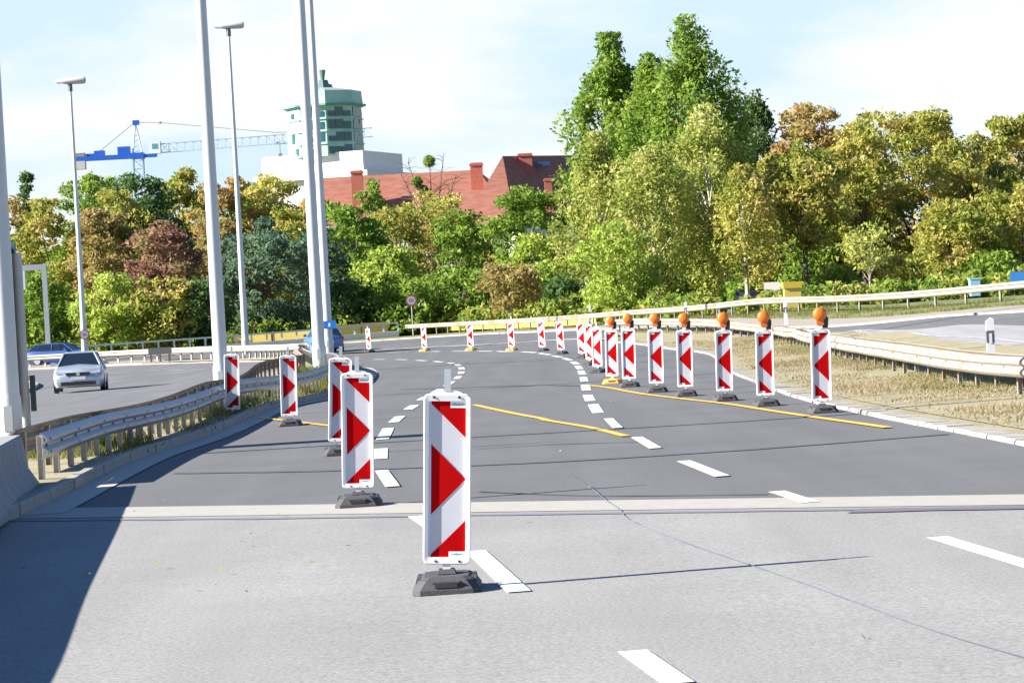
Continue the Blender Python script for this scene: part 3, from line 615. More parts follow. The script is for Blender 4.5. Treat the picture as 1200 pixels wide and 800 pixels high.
def round_sign(label, c, rad, num, ph=None):
    r = empty('speed_limit_sign' if num else 'round_sign', label, 'road sign', c)
    MB().tube([(0, .02, 0), (0, -.01, 0)], rad, M_REDS, n=28).build('red_ring', r, True)
    MB().tube([(0, -.01, 0), (0, -.016, 0)], rad * .76, mat('sign_white', (.33, .31, .38), .6), n=28).build('sign_face', r)
    if num: txt(num, rad * .9, mat('sign_digit', (.10, .10, .14), .6), r, (0, -.019, 0))
    if ph: MB().tube([(0, .05, -ph), (0, .05, rad * .6)], .045, M_GALV, n=8).build('post', r, True)
    return r
c = at(482, 352, 216); round_sign('round red-rimmed speed sign on thin post before the bushes', c, .42, '80', c.z - hz(c.x, c.y))
c = at(99, 392, 175.6); round_sign('round red-rimmed sign low on the lamp pole left of the crane', c, .30, '80')

# sign seen edge on, left
def edge_sign():
    b = at(31, 505, 43); x, y = b.x, b.y; z = hz(x, y)
    r = empty('road_sign', 'large dark road sign seen edge-on behind the leftmost pole', 'road sign', (x, y, z))
    hT = at(24, 287, 43).z - z
    MB().tube([(0, 0, 0), (0, 0, hT - .12)], .075, mat('sign_post', (.46, .46, .45), .5, metal=.1, var=.1, vscale=2, col2=(.3, .2, .15), c2pos=(.6, .75), c2scale=1.5), n=14).build('post', r, True)
    MB().box(-.24, -.12, -1.1, .03, .75, hT - .05, M_SIGNBACK).build('sign_board', r)
    mb = MB(); mb.tube([(-.28, .0, hT - .04), (-.02, .0, hT - .04)], .09, M_SIGNBACK, n=12); mb.build('top_bracket', r, True)
    MB().box(.09, .17, -.02, .02, .72, 1.25, M_SIGNBACK).build('marker_plate', r)
    return r
edge_sign()
# gantry
g0 = at(57, 410, 205); gz = hz(g0.x, g0.y); gt = at(54, 309, 205).z - gz
gr = empty('sign_gantry', 'grey metal goalpost frame with small pale box, left of the lamps', 'gantry', (g0.x, g0.y, gz))
MB().box(-.17, .17, -.15, .15, 0, gt, M_GALV).build('gantry_post', gr)
MB().box(-7.2, -.171, -.14, .14, gt - .42, gt - .02, M_GALV).build('crossbeam', gr)
MB().box(-7.55, -7.201, -.15, .15, 0, gt, M_GALV).build('gantry_post', gr)
MB().box(-1.75, -1.35, -.25, .25, gt - 1.75, gt - .43, mat('pale_box', (.5, .6, .62), .5)).build('signal_box', gr)

# ------------------------------------------------------------------ delineators
def delineator(label, px, py, Y=None, yaw=0, sc=1):
    p = gpt(px, py) if Y is None else at(px, py, Y); 
    if Y is not None: p.z = hz(p.x, p.y) + .05
    r = empty('delineator_post', label, 'marker post', p, R(yaw), 'white marker posts'); r.scale = (sc,) * 3
    MB().prism([(-.06, -.05), (.06, -.05), (.055, .97), (.0, 1.0), (-.055, .93)], -.05, .05, M_WHITE).build('post_body', r)
    MB().prism([(-.0605, .60), (.0605, .60), (.0595, .79), (-.0595, .73)], -.052, .052, mat('post_band', (.10, .10, .12), .5)).build('dark_band', r)
    MB().box(-.022, .022, -.055, -.0525, .62, .72, mat('reflector', (.75, .75, .78), .2)).build('reflector', r)
def delin2(label, px, pyb, pyt, Y):
    top = at(px, pyt, Y); bot = at(px, pyb, Y); h = top.z - bot.z
    r = empty('delineator_post', label, 'marker post', bot, 0, 'white marker posts')
    w_ = .07
    MB().prism([(-w_, -.3), (w_, -.3), (w_, h * .97), (.3 * w_, h), (-w_, h * .9)], -.04, .04, M_WHITE).build('post_body', r)
    MB().box(-w_ - .002, w_ + .002, -.043, .043, h * .30, h * .64, mat('post_band', (.12, .12, .14), .5)).build('dark_band', r)
    MB().box(-.025, .025, -.047, -.0432, h * .28, h * .56, mat('reflector', (.75, .75, .78), .2)).build('reflector', r)
delin2('white marker post with dark band rising above the long guardrail at right', 1161.5, 414, 372, 52)
delin2('small grey marker post behind the second warning lamp from the right', 921, 372, 353, 122)
delin2('short white marker post behind the third warning lamp from the right', 843, 372, 355, 145)
delin2('short grey marker post behind the middle warning lamp', 804, 374, 353, 150)
delin2('small marker post just left of the leftmost warning lamp', 692, 382, 356, 176)

# ------------------------------------------------------------------ cars
def car(label, loc, rz, paint, wagon=False, name='parked_car'):
    r = empty(name, label, 'car', loc, rz)
    P = paint; L_, W_ = 4.6, .91
    # body stations: y, half width at waist, sill z, waist z (top surface), top half width
    st = [(-2.32, .62, .38, .55, .55), (-2.28, .78, .24, .66, .68), (-2.15, .86, .20, .76, .74), (-1.8, .90, .19, .86, .78), (-1.35, .91, .19, .93, .78), (-1.0, .91, .19, .99, .78), (-.2, .91, .19, .97, .80), (.8, .91, .19, .98, .80), (1.4, .90, .20, 1.0, .78), (1.9, .87, .22, 1.02, .74), (2.2, .82, .28, .98, .70), (2.28, .72, .42, .85, .62)]
    vs = []; n = 12
    for (y, hw, z0, z1, tw) in st:
        m_ = z0 + (z1 - z0) * .55; h = z1 - z0
        half = [(.0, z0), (hw * .9, z0), (hw * .98, z0 + h * .18), (hw, m_), (hw * .975, z0 + h * .80), (tw, z1 - .02), (0, z1 + .03)]
        ring = half + [(-a, b_) for a, b_ in half[-2:0:-1]]
        vs += [(a, y, b_) for a, b_ in ring]
    n = 12; k = len(st)
    fs = [(i*n + j, i*n + (j+1) % n, (i+1)*n + (j+1) % n, (i+1)*n + j) for i in range(k-1) for j in range(n)] + [tuple(range(n-1, -1, -1)), tuple((k-1)*n + j for j in range(n))]
    MB().add(vs, fs, P).build('body', r, True)
    glass = mat('car_glass', (.012, .02, .035), .12, spec=.35)
    # greenhouse
    yb = 1.95 if wagon else 1.55
    lo = [(-.74, -1.15), (.74, -1.15), (.80, -.3), (.79, yb - .5), (.70, yb + .25), (-.70, yb + .25), (-.79, yb - .5), (-.80, -.3)]
    hi = [(-.52, -.40), (.52, -.40), (.60, -.1), (.60, yb - .75), (.52, yb - .35), (-.52, yb - .35), (-.60, yb - .75), (-.60, -.1)]
    vs = [(x, y, .95) for x, y in lo] + [(x, y, 1.40) for x, y in hi]
    MB().add(vs, [(i, (i+1) % 8, (i+1) % 8 + 8, i + 8) for i in range(8)] + [tuple(range(8, 16))], glass).build('windows', r)
    rf = [(x * 1.02, y * 1.0, 1.395) for x, y in hi] + [(x * .8, -.15 + (y + .15) * .85, 1.455) for x, y in hi]
    MB().add(rf, [(i, (i+1) % 8, (i+1) % 8 + 8, i + 8) for i in range(8)] + [tuple(range(8, 16)), tuple(range(7, -1, -1))], P).build('roof', r, True)
    for sx in (-1, 1):
        for (a, b_) in (((.755 * sx, -1.13, .96), (.535 * sx, -.39, 1.41)), ((.80 * sx, .35, .96), (.61 * sx, .35, 1.41)), ((.74 * sx, yb + .1, .96), (.55 * sx, yb - .42, 1.41))): MB().tube([a, b_], .032, P, n=6).build('pillar', r)
    for sx in (-1, 1):
        for y in (-1.42, 1.35):
            x0 = sx * .74; x1 = sx * .915
            t = MB(); t.tube([(x0, y, .325), (x1 * .98, y, .325), (x1, y, .325)], [.325, .325, .30], M_BLACKP, n=22); w_ = t.build('wheel', r, True)
            MB().tube([(x1, y, .325), (x1 + sx * .006, y, .325)], .215, mat('alloy', (.5, .51, .53), .3, metal=.6), n=16).build('rim', w_)
        MB().prism([(sx * .42, .66), (sx * .79, .70), (sx * .80, .80), (sx * .48, .75)] if sx > 0 else [(-.42, .66), (-.48, .75), (-.80, .80), (-.79, .70)], -2.27, -2.0, mat('headlight_glass', (.80, .82, .84), .1, coat=.6)).build('headlight', r)
        MB().box(*sorted((sx * .60, sx * .83)), 2.12, 2.27, .72, .90, mat('tail_red', (.5, .01, .015), .25)).build('tail_light', r)
        MB().box(*sorted((sx * .86, sx * 1.03)), -.75, -.62, .96, 1.10, P).build('wing_mirror', r)
    MB().box(-.42, .42, -2.335, -2.24, .62, .73, M_BLACKP).build('grille', r)
    MB().box(-.62, .62, -2.338, -2.24, .27, .40, M_BLACKP).build('bumper_intake', r)
    MB().box(-.26, .26, -2.352, -2.339, .47, .58, M_WHITE).build('number_plate', r)
    MB().box(-.26, .26, 2.285, 2.295, .55, .66, M_WHITE).build('number_plate', r)
    MB().tube([(0, -2.35, .675), (0, -2.336, .675)], .065, mat('badge', (.6, .6, .62), .2, metal=.8), n=16).build('badge', r)
    return r
p = at(88, 459, 104); zc = hz(p.x, p.y)
car('silver car with headlights driving towards the viewer on the left carriageway', (X_at(86, 104) , 104 + 1.5, zc), R(6), mat('silver_paint', (.42, .47, .54), .3, metal=.35, coat=.6), name='car')
car('dark blue car half hidden behind the white rails, left of the silver car roof', (X_at(72, 192), 192, hz(-30, 192) - .1), R(75), mat('navy_paint', (.03, .08, .25), .25, coat=.6), True, name='car')
car('blue car with red tail light half hidden by the two close poles', (X_at(378, 164), 165, hz(-10.8, 165)), R(192), mat('blue_paint', (.06, .17, .38), .3, coat=.4), True, name='car')

# ------------------------------------------------------------------ crane
def crane():
    Y = 500.; s = FOC / Y
    b = at(166, 260, Y); zt = at(164, 143, Y).z; zd = at(166, 186, Y).z
    r = empty('tower_crane', 'blue and white tower crane with long jib above the left trees', 'crane', (b.x, Y, hz(b.x, Y)))
    z0 = hz(b.x, Y); B = mat('crane_blue', (.01, .10, .50), .5); G = mat('crane_grey', (.45, .55, .68), .5); Wt = mat('crane_white', (.72, .74, .76), .5)
    def lattice(mb, a, c_, w_, h_, n, m, rr=.11, axis='x'):
        a = Vector(a); c_ = Vector(c_); d = (c_ - a) / n; side = Vector((0, 1, 0)); up_ = Vector((0, 0, 1)) if axis == 'x' else Vector((1, 0, 0))
        cs = [side * w_/2 - up_ * h_/2, -side * w_/2 - up_ * h_/2, -side * w_/2 + up_ * h_/2, side * w_/2 + up_ * h_/2]
        for q in cs: mb.tube([a + q, c_ + q], rr, m, n=4)
        for i in range(n):
            for j in range(4):
                p1 = a + d * i + cs[j]; p2 = a + d * (i + 1) + cs[(j + 1) % 4]; mb.tube([p1, p2], rr * .55, m, n=4, cap=False)
                mb.tube([a + d * i + cs[j], a + d * i + cs[(j + 1) % 4]], rr * .5, m, n=4, cap=False)
    H = zd - z0; mb = MB(); lattice(mb, (0, 0, 0), (0, 0, H), 1.7, 1.7, 18, G, .12, 'z'); mb.build('mast', r)
    MB().box(-1.1, 1.1, -1.1, 1.1, H, H + 1.0, B).box(-.9, 3.2, -1.0, 1.0, H + .2, H + .7, B).build('slewing_ring', r)
    mb = MB(); 
    for sx in (-.8, .8): mb.tube([(sx, 0, H + 1), (-.2, 0, zt - z0)], .16, G, n=5)
    for i in range(6): mb.tube([(-.8 + .1 * i, 0, H + 1 + i * .95), (.8 - .16 * i, 0, H + 1.6 + i * .9)], .07, G, n=4)
    mb.box(-.6, .5, -.4, .4, zt - z0 - .5, zt - z0 + .3, B); mb.build('tower_head', r)
    x0 = (92 - 166) / s; k = TH * 0
    MB().box(x0, -1.1, -.8, .8, H + .1, H + .85, B).build('counter_jib', r)
    MB().box(x0 + .1, x0 + 1.8, -.9, .9, H - 1.3, H + .09, mat('ballast', (.5, .48, .46), .8)).build('counterweight', r)
    MB().box(x0 + .2, x0 + 1.8, -.7, .7, H + .86, H + 1.5, M_POST).build('ballast_rack', r)
    MB().box(x0 + 3.4, x0 + 5.2, -.5, .5, H + .86, H + 1.75, B).box(x0 + 2.0, x0 + 3.3, -.5, .5, H + .86, H + 1.3, B).build('railing_panel', r)
    MB().box(-3.4, -1.3, -.7, .7, H + .86, H + 2.2, B).build('winch_house', r)
    MB().box(2.0, 4.0, -.9, .9, H + .72, H + 2.8, Wt).box(2.6, 3.6, -.92, -.901, H + 1.5, H + 2.4, mat('cab_glass', (.1, .3, .35), .1)).build('cab', r)
    mb = MB(); lattice(mb, (4.0, 0, H + 1.6), (40.5, 0, H + 2.4), 1.1, 1.5, 26, G, .085); mb.build('jib', r)
    MB().tube([(-.2, 0, zt - z0), (4, 0, zt - z0 - .3), (24, 0, zt - z0 - 3.1), (38.5, 0, H + 3.1)], .07, M_POST, n=4).tube([(-.2, 0, zt - z0), (x0 + 3.5, 0, H + 1)], .07, M_POST, n=4).tube([(4, 0, zt - z0 - .15), (4, 0, zt - z0 - .5)], .3, M_POST, n=6).build('tie_bars', r)
    MB().box(23.6, 25.4, -.5, .5, H + 1.2, H + 1.6, G).tube([(24.5, 0, H + 1.2), (24.5, 0, H - .6)], .06, M_POST, n=4).box(24.2, 24.8, -.2, .2, H - 1.1, H - .4, M_POST).build('trolley', r)
crane()

# ------------------------------------------------------------------ white building with copper tower
def tower_building():
    Y = 450.; s = FOC / Y
    cx = at(425, 176, Y); z0 = hz(cx.x, Y)
    r = empty('tower_building', 'white flat building carrying an octagonal green copper tower', 'building', (cx.x, Y, z0))
    Wm = mat('white_render', (.78, .75, .74), .8, var=.04, vscale=.3); Cm = mat('cornice', (.66, .62, .60), .8)
    zt = cx.z - z0; zc = at(425, 197, Y).z - z0; a = R(19)
    T = Matrix.Rotation(-a, 4, 'Z')          # corner at origin; left face runs to -x and back
    def bx(x0, x1, y0, y1, z0_, z1_, m, nm): return MB().box(x0, x1, y0, y1, z0_, z1_, m, T).build(nm, r)
    T = Matrix.Rotation(R(-19), 4, 'Z')
    bx(-17.6, 0, 0, 17.6, 0, zc - 1.2, Wm, 'wall'); bx(-18.4, .9, -.9, 18.4, zc - 1.2, zc - .3, Cm, 'cornice'); bx(-17.2, -.1, .1, 17.2, zc - .3, zt, Wm, 'attic'); 
    mw = MB()
    for i in range(6): mw.box(-16.2 + i * 2.8, -14.9 + i * 2.8, -.05, .03, zc - 4.6, zc - 2.4, M_HOLE, T)
    # tower
    c = at(382.5, 178, Y + 7); cx2, cy2 = c.x - cx.x, 7.; Rr = 6.15
    def octo(rad, z): return [(cx2 + rad * math.sin(R(5.5 + 45 * k)), cy2 - rad * math.cos(R(5.5 + 45 * k)), z) for k in range(8)]
    def frus(r1, z1, r2, z2, m, nm, par=r, mb=None):
        mb = mb or MB(); mb.add(octo(r1, z1) + octo(r2, z2), [(i, (i+1) % 8, (i+1) % 8 + 8, i + 8) for i in range(8)] + [tuple(range(7, -1, -1)), tuple(range(8, 16))], m); return mb
    ZB = zt - .5; Z1 = at(382, 127, Y + 7).z - z0; Z2 = at(382, 109, Y + 7).z - z0
    Cu = mat('copper_green', (.36, .56, .46), .6, var=.12, vscale=.8, col2=(.22, .46, .42), c2pos=(.5, .68), c2scale=.5)
    DG = mat('tower_dark_glass', (.015, .09, .10), .25, spec=.6)
    body = frus(Rr * .97, ZB, Rr * .95, Z1, Cu, 'x').build('tower_shaft', r)
    # window bands: dark panes, on the right faces widened to stand in for shade
    nst = 4; hs = (Z1 - ZB) / nst; rnd = random.Random(5)
    for f in range(8):
        p0 = Vector(octo(Rr * .975, 0)[f]); p1 = Vector(octo(Rr * .975, 0)[(f + 1) % 8]); mid = (p0 + p1) / 2; e = (p1 - p0); ln = e.length; ang = math.atan2(e.y, e.x)
        Tm = Matrix.Translation(mid) @ Matrix.Rotation(ang, 4, 'Z')
        for k in range(nst):
            for j in range(3):
                u0 = -ln/2 + .3 + j * (ln - .6) / 3 + .12; u1 = u0 + (ln - .6) / 3 - .24
                if f in (0, 1): u0 -= .09; u1 += .09
                elif rnd.random() < .62: continue
                top_ = hs * rnd.choice([.75, .75, .6, .45]); MB().box(u0, u1, -.02, .10, ZB + k * hs + .3, ZB + k * hs + .25 + top_, DG, Tm).build('window', r)
    for k in range(1, nst + 1): frus(Rr * 1.0, ZB + k * hs - .12, Rr * 1.0, ZB + k * hs + .03, Cu, 'x').build('floor_ring', r)
    frus(Rr * 1.08, Z1 + .04, Rr * 1.08, Z1 + .35, mat('tower_eave', (.10, .28, .25), .6), 'x').build('eave', r)
    frus(Rr * 1.0, Z1 + .35, Rr * .97, Z2, Cu, 'x').build('crown_band', r)
    frus(Rr * .95, Z2, 2.2, Z2 + .7, mat('tower_roof', (.25, .33, .30), .7), 'x').build('tower_roof', r)
    mb = frus(1.6, Z2 + .65, 1.4, Z2 + 1.3, mat('lantern_metal', (.10, .17, .16), .6), 'x'); mb = frus(1.0, Z2 + 1.3, .8, Z2 + 2.0, MATS['lantern_metal'], 'x', mb=mb); mb = frus(.28, Z2 + 2.0, .55, Z2 + 3.6, MATS['lantern_metal'], 'x', mb=mb); mb.build('lantern', r)
tower_building()

# ------------------------------------------------------------------ red roofed building
def red_building():
    Y = 360.; s = FOC / Y
    o = at(500, 300, Y); z0 = hz(o.x, Y); r = empty('red_roofed_building', 'long pale building with red tiled hipped roof and brick chimneys', 'building', (o.x, Y, z0))
    Rm = mat('red_tiles', (.30, .12, .08), .8, var=.25, vscale=2.2, bump=.5, bscale=6, col2=(.24, .085, .06), c2pos=(.45, .62), c2scale=1.2, stretch=(.5, .5, 3)); Wm = mat('pale_wall', (.74, .71, .66), .8, var=.04, vscale=.5); Br = mat('chimney_brick', (.40, .12, .08), .85, var=.2, vscale=3)
    def w_(px, py, Yd): q = at(px, py, Yd); return (q.x - o.x, q.y - Y, q.z - z0)
    # main long wing: ridge from x=345 to 575, eave lower
    eL = w_(335, 268, 356); eR = w_(600, 256, 356); rL = w_(372, 209, 363); rR = w_(560, 199, 363); bL = w_(335, 262, 372); bR = w_(620, 250, 372)
    MB().add([eL, eR, rR, rL, bL, bR], [(0, 1, 2, 3), (5, 4, 3, 2), (4, 0, 3), (1, 5, 2)], Rm).build('roof', r)
    def wallbox(x0, x1, y0, y1, zt, nm='wall'): return MB().box(x0, x1, y0, y1, 0, zt, Wm).build(nm, r)
    wallbox(eL[0] + .6, eR[0] - 1, -3.2, 11.4, eR[2] - .05)
    # right pavilion with its higher pyramid roof: hip corner at (590,183)
    A0 = w_(552, 246, 347); A1 = w_(604, 262, 345); A2 = w_(700, 250, 366); A3 = w_(640, 236, 390); P1 = w_(589, 183, 356); P2 = w_(672, 182, 374)
    MB().add([A0, A1, A2, P2, P1, A3], [(0, 1, 4), (1, 2, 3, 4), (2, 5, 3), (5, 0, 4, 3)], Rm).build('roof', r)
    MB().add([(A0[0] + .5, A0[1] + .6, 0), (A1[0], A1[1] + .8, 0), (A2[0] - .6, A2[1] + .6, 0), (A3[0], A3[1] - .8, 0), (A0[0] + .5, A0[1] + .6, A0[2] + .1), (A1[0], A1[1] + .8, A1[2] + .1), (A2[0] - .6, A2[1] + .6, A2[2] + .1), (A3[0], A3[1] - .8, A3[2] - .3)], [(0, 1, 5, 4), (1, 2, 6, 5), (2, 3, 7, 6), (3, 0, 4, 7)], Wm).build('wall', r)
    for px, pyt, pyb, wd, Yd, in ((558, 191, 212, 1.5, 358), (615, 180, 200, 1.7, 359), (418, 200, 232, 1.4, 358), (642, 209, 236, .9, 350)):
        a = w_(px, pyt, Yd); b_ = w_(px, pyb, Yd); ch = MB().box(a[0] - wd/2, a[0] + wd/2, a[1] - .6, a[1] + .6, b_[2] - 1.5, a[2], Br).build('chimney', r)
        MB().box(a[0] - wd/2 - .1, a[0] + wd/2 + .1, a[1] - .7, a[1] + .7, a[2] - .35, a[2] - .12, Br).build('chimney_cap', ch)
    c = w_(630, 191, 362.0); MB().box(c[0] - .8, c[0] + 1.5, c[1] - .5, c[1] + .5, c[2] - .4, c[2] + .1, mat('roof_window_blue', (.02, .08, .2), .3)).build('roof_window', r)
    # lower gabled wing with white wall in front, seen through the trees
    g = w_(480, 300, 335); gx, gy, gz = g
    G0 = w_(466, 262, 335); G1 = w_(580, 262, 335)
    zt = G0[2] - .5
    MB().box(G0[0] + .6, G1[0] + 1, gy, gy + 8, 0, zt, Wm).build('wall', r)
    MB().add([(G0[0] - .2, gy - .6, zt - .3), (G1[0] + 1.4, gy - .6, zt - .1), (G1[0] + 1.4, gy + 4, zt + 4), (G0[0] + 2.2, gy + 4, zt + 4), (G0[0] - .2, gy + 8.6, zt - .3), (G1[0] + 1.4, gy + 8.6, zt - .1)], [(0, 1, 2, 3), (5, 4, 3, 2), (4, 0, 3), (1, 5, 2), (0, 4, 5, 1)], Rm).build('roof', r)
    for k in range(4):
        x = G0[0] + 1.6 + k * 2.6; wn = MB().box(x, x + 1.2, gy - .04, gy + .1, zt - 4.0, zt - 2.2, M_HOLE).build('window', r)
        MB().box(x - .1, x + 1.3, gy - .09, gy - .045, zt - 2.2, zt - 2.05, Wm).build('lintel', wn)
        wn = MB().box(x, x + 1.2, gy - .04, gy + .1, zt - 1.7, zt - .6, M_HOLE).build('window', r)
red_building()

# ------------------------------------------------------------------ site things behind the rails
def panelled_fence(label, px0, px1, Y0, Y1, h, m=M_YEL, name='site_fence', zo=0):
    a = at(px0, 380, Y0); b_ = at(px1, 380, Y1); n = max(2, int(((b_.x - a.x)**2 + (b_.y - a.y)**2) ** .5 / 2.2)); r = empty(name, label, 'fence', (a.x, a.y, hz(a.x, a.y) + zo))
    for i in range(n):
        t0, t1 = i / n, (i + .94) / n; p0 = a.lerp(b_, t0); p1 = a.lerp(b_, t1); ang = math.atan2(p1.y - p0.y, p1.x - p0.x); ln = (p1.xy - p0.xy).length; z = hz(p0.x, p0.y) + zo
        o = MB().box(0, ln, -.04, .04, .1, h, m).build('fence_panel', r, loc=(p0.x - a.x, p0.y - a.y, z - r.location.z)); o.rotation_euler.z = ang
        o = MB().box(-.06, .0, -.06, .06, 0, h + .08, M_POST).build('fence_post', r, loc=(p0.x - a.x, p0.y - a.y, z - r.location.z))
panelled_fence('yellow site fence panels left of the two close poles', 272, 368, 210.5, 210, 1.0, zo=.0)
panelled_fence('yellow site fence panels right of the two close poles behind railing', 392, 456, 212.5, 213.5, 1.05, zo=.1)
panelled_fence('low yellow barrier boards behind the far guardrail, middle of photo', 500, 700, 226, 180, .55, mat('yellow_dull', (.62, .48, .08), .6, var=.15, vscale=1))
def skip():
    c = at(932, 366, 162); z = hz(c.x, c.y); r = empty('yellow_container', 'yellow box container behind the far guardrail under the trees', 'container', (c.x, c.y, z))
    MB().box(-.6, .35, -.5, .5, .1, 1.25, M_YEL, taper=.05).build('container_body', r); MB().box(-.65, .4, -.55, .55, 1.25, 1.6, mat('lid_ochre', (.55, .38, .04), .6)).build('lid', r)
    for x in (-.45, .2): MB().tube([(x, -.4, .1), (x, .4, .1)], .1, M_BLACKP, n=10).build('wheel', r)
skip()
def van(label, px, Y, m, w_=2.2, h=1.9, name='parked_van'):
    c = at(px, 350, Y); z = hz(c.x, c.y); r = empty(name, label, 'van', (c.x, c.y, z), R(80))
    MB().prism([(-2.3, .35), (2.4, .35), (2.4, 1.0), (1.7, 1.15), (1.2, h), (-2.25, h)], -.9, .9, m).build('body', r)
    MB().prism([(1.25, 1.2), (1.66, 1.2), (1.18, h - .12)], -.91, .91, M_HOLE).build('side_window', r)
    for x in (-1.4, 1.5):
        for y in (-.85, .85): MB().tube([(x, y - .1, .35), (x, y + .1, .35)], .34, M_BLACKP, n=14).build('wheel', r)
van('white van parked far behind the trunks of the right-hand trees', 912, 232, mat('van_white', (.50, .50, .48), .5), h=2.15)
van('dark vehicle parked between trunks left of the yellow container', 880, 215, mat('van_dark', (.04, .04, .06), .4), h=1.6, name='parked_vehicle')
van('blue vehicle behind the far guardrail at the right edge', 1206, 150, mat('van_blue', (.02, .14, .4), .4), h=1.15, name='parked_vehicle')
c = at(1143, 352, 140); o = empty('blue_bin', 'pale blue plastic bin behind the far guardrail at right', 'bin', (c.x, c.y, hz(c.x, c.y)))
MB().box(-.22, .22, -.25, .25, .05, .85, mat('bin_blue', (.3, .55, .65), .5), taper=-.12).build('bin_body', o); MB().box(-.28, .28, -.3, .3, .851, .92, MATS['bin_blue']).build('lid', o)

# ------------------------------------------------------------------ trees
def leafmat(name, cols): return mat(name, cols[0], .55, island=cols, trans=.5, spec=.2)
LM = {
 'olive': leafmat('leaf_olive', [(0.107, 0.148, 0.027), (0.230, 0.274, 0.047), (0.384, 0.393, 0.078), (0.522, 0.445, 0.137), (0.620, 0.459, 0.215)]),
 'green': leafmat('leaf_green', [(0.077, 0.148, 0.023), (0.153, 0.267, 0.039), (0.261, 0.370, 0.058), (0.368, 0.445, 0.098)]),
 'dark': leafmat('leaf_dark', [(0.039, 0.089, 0.035), (0.077, 0.148, 0.049), (0.123, 0.207, 0.058), (0.184, 0.252, 0.078)]),
 'lime': leafmat('leaf_lime', [(0.162, 0.243, 0.047), (0.300, 0.405, 0.070), (0.437, 0.527, 0.095), (0.552, 0.561, 0.157)]),
 'yellow': leafmat('leaf_yellow', [(0.304, 0.266, 0.075), (0.527, 0.445, 0.125), (0.527, 0.558, 0.148), (0.527, 0.558, 0.170)]),
 'orange': leafmat('leaf_orange', [(0.168, 0.232, 0.052), (0.359, 0.300, 0.088), (0.484, 0.354, 0.140), (0.479, 0.272, 0.140)]),
 'red': leafmat('leaf_red', [(0.135, 0.081, 0.052), (0.269, 0.146, 0.096), (0.373, 0.227, 0.151), (0.269, 0.295, 0.086)]),
 'brown': leafmat('leaf_brown', [(0.138, 0.163, 0.039), (0.291, 0.252, 0.078), (0.430, 0.311, 0.137), (0.230, 0.267, 0.058)]),
 'bluish': leafmat('leaf_bluish', [(0.063, 0.123, 0.092), (0.116, 0.197, 0.131), (0.165, 0.247, 0.146), (0.256, 0.308, 0.131)]),
 'birch': leafmat('leaf_birch', [(0.153, 0.207, 0.043), (0.307, 0.370, 0.078), (0.476, 0.489, 0.137), (0.620, 0.563, 0.273)]),
}
def leaf_mesh(C, size, m, up=.3, elong=1.5):
    n = len(C); nr = RNG.normal(size=(n, 3)); nr[:, 2] += up; nr /= np.linalg.norm(nr, axis=1)[:, None]
    a = np.cross(nr, RNG.normal(size=(n, 3))); a /= np.linalg.norm(a, axis=1)[:, None]; b_ = np.cross(nr, a)
    s = (size * RNG.uniform(.45, 1.55, n))[:, None] / 2
    V = np.empty((n, 4, 3)); V[:, 0] = C - a * s * elong; V[:, 1] = C - b_ * s * .75 + nr * s * .15; V[:, 2] = C + a * s * elong; V[:, 3] = C + b_ * s * .75 + nr * s * .15
    me_ = bpy.data.meshes.new('crown'); me_.vertices.add(4 * n); me_.vertices.foreach_set('co', V.ravel()); me_.loops.add(4 * n); me_.loops.foreach_set('vertex_index', np.arange(4 * n, dtype=np.int32))
    me_.polygons.add(n); me_.polygons.foreach_set('loop_start', np.arange(0, 4 * n, 4, dtype=np.int32)); me_.polygons.foreach_set('loop_total', np.full(n, 4, dtype=np.int32)); me_.materials.append(m); me_.update(calc_edges=True); return me_
def crown_points(h, w_, z0, shape, n, seed, sparse=1.0):
    g = np.random.default_rng(seed); nc = int(150 * min(2.2, max(.6, (h - z0) * w_ / 80))); C = []
    # irregular outline: a few low-frequency lobes
    ph = g.uniform(0, 6.28, 6)
    while len(C) < nc:
        u = g.uniform(-1, 1, 3); q_ = (u[0]**2 + u[1]**2) + abs(u[2]) ** (2.6 if shape == 'dome' else 2)
        if q_ > 1 or q_ < .3: continue
        t = (u[2] + 1) / 2
        if shape == 'poplar': pr = min(1, .35 + t * 3.2) * min(1, (1 - t) * 2.6 + .12); u = np.array([u[0] * pr * 1.15, u[1] * pr * 1.15, u[2]])
        elif shape == 'cone': pr = (1 - t) * 1.05 + .04; u = np.array([u[0] * pr, u[1] * pr, u[2]])
        elif shape == 'round': pass
        elif shape == 'dome': u = np.array([u[0] * (1 if t > .35 else .6 + t), u[1] * (1 if t > .35 else .6 + t), u[2] * .98])
        a = math.atan2(u[1], u[0]); lob = 1 + .16 * math.sin(2 * a + ph[0] + 3 * u[2]) + .10 * math.sin(4 * a + ph[1] - 5 * u[2])
        C.append([u[0] * w_ * lob, u[1] * w_ * lob, z0 + (h - z0) * t])
    C = np.array(C); cs = g.uniform(.14, .27, nc) * w_ * (.9 if shape in ('poplar', 'cone') else 1) + .3
    # leaves: shell of each clump, weighted toward its outer and upper side
    idx = g.integers(0, nc, n); d = g.normal(size=(n, 3)); d /= np.linalg.norm(d, axis=1)[:, None]; rr = g.uniform(.35, 1.0, n) ** .6 * cs[idx] * np.where(g.random(n) < .16, g.uniform(1, 1.45, n), 1)
    sq = .62 if shape != 'poplar' else 1.5
    P = C[idx] + d * rr[:, None] * np.array([1, 1, sq]); P[:, 2] = np.clip(P[:, 2], .1, h * 1.01 + .1 * g.normal(size=n))
    return P, C
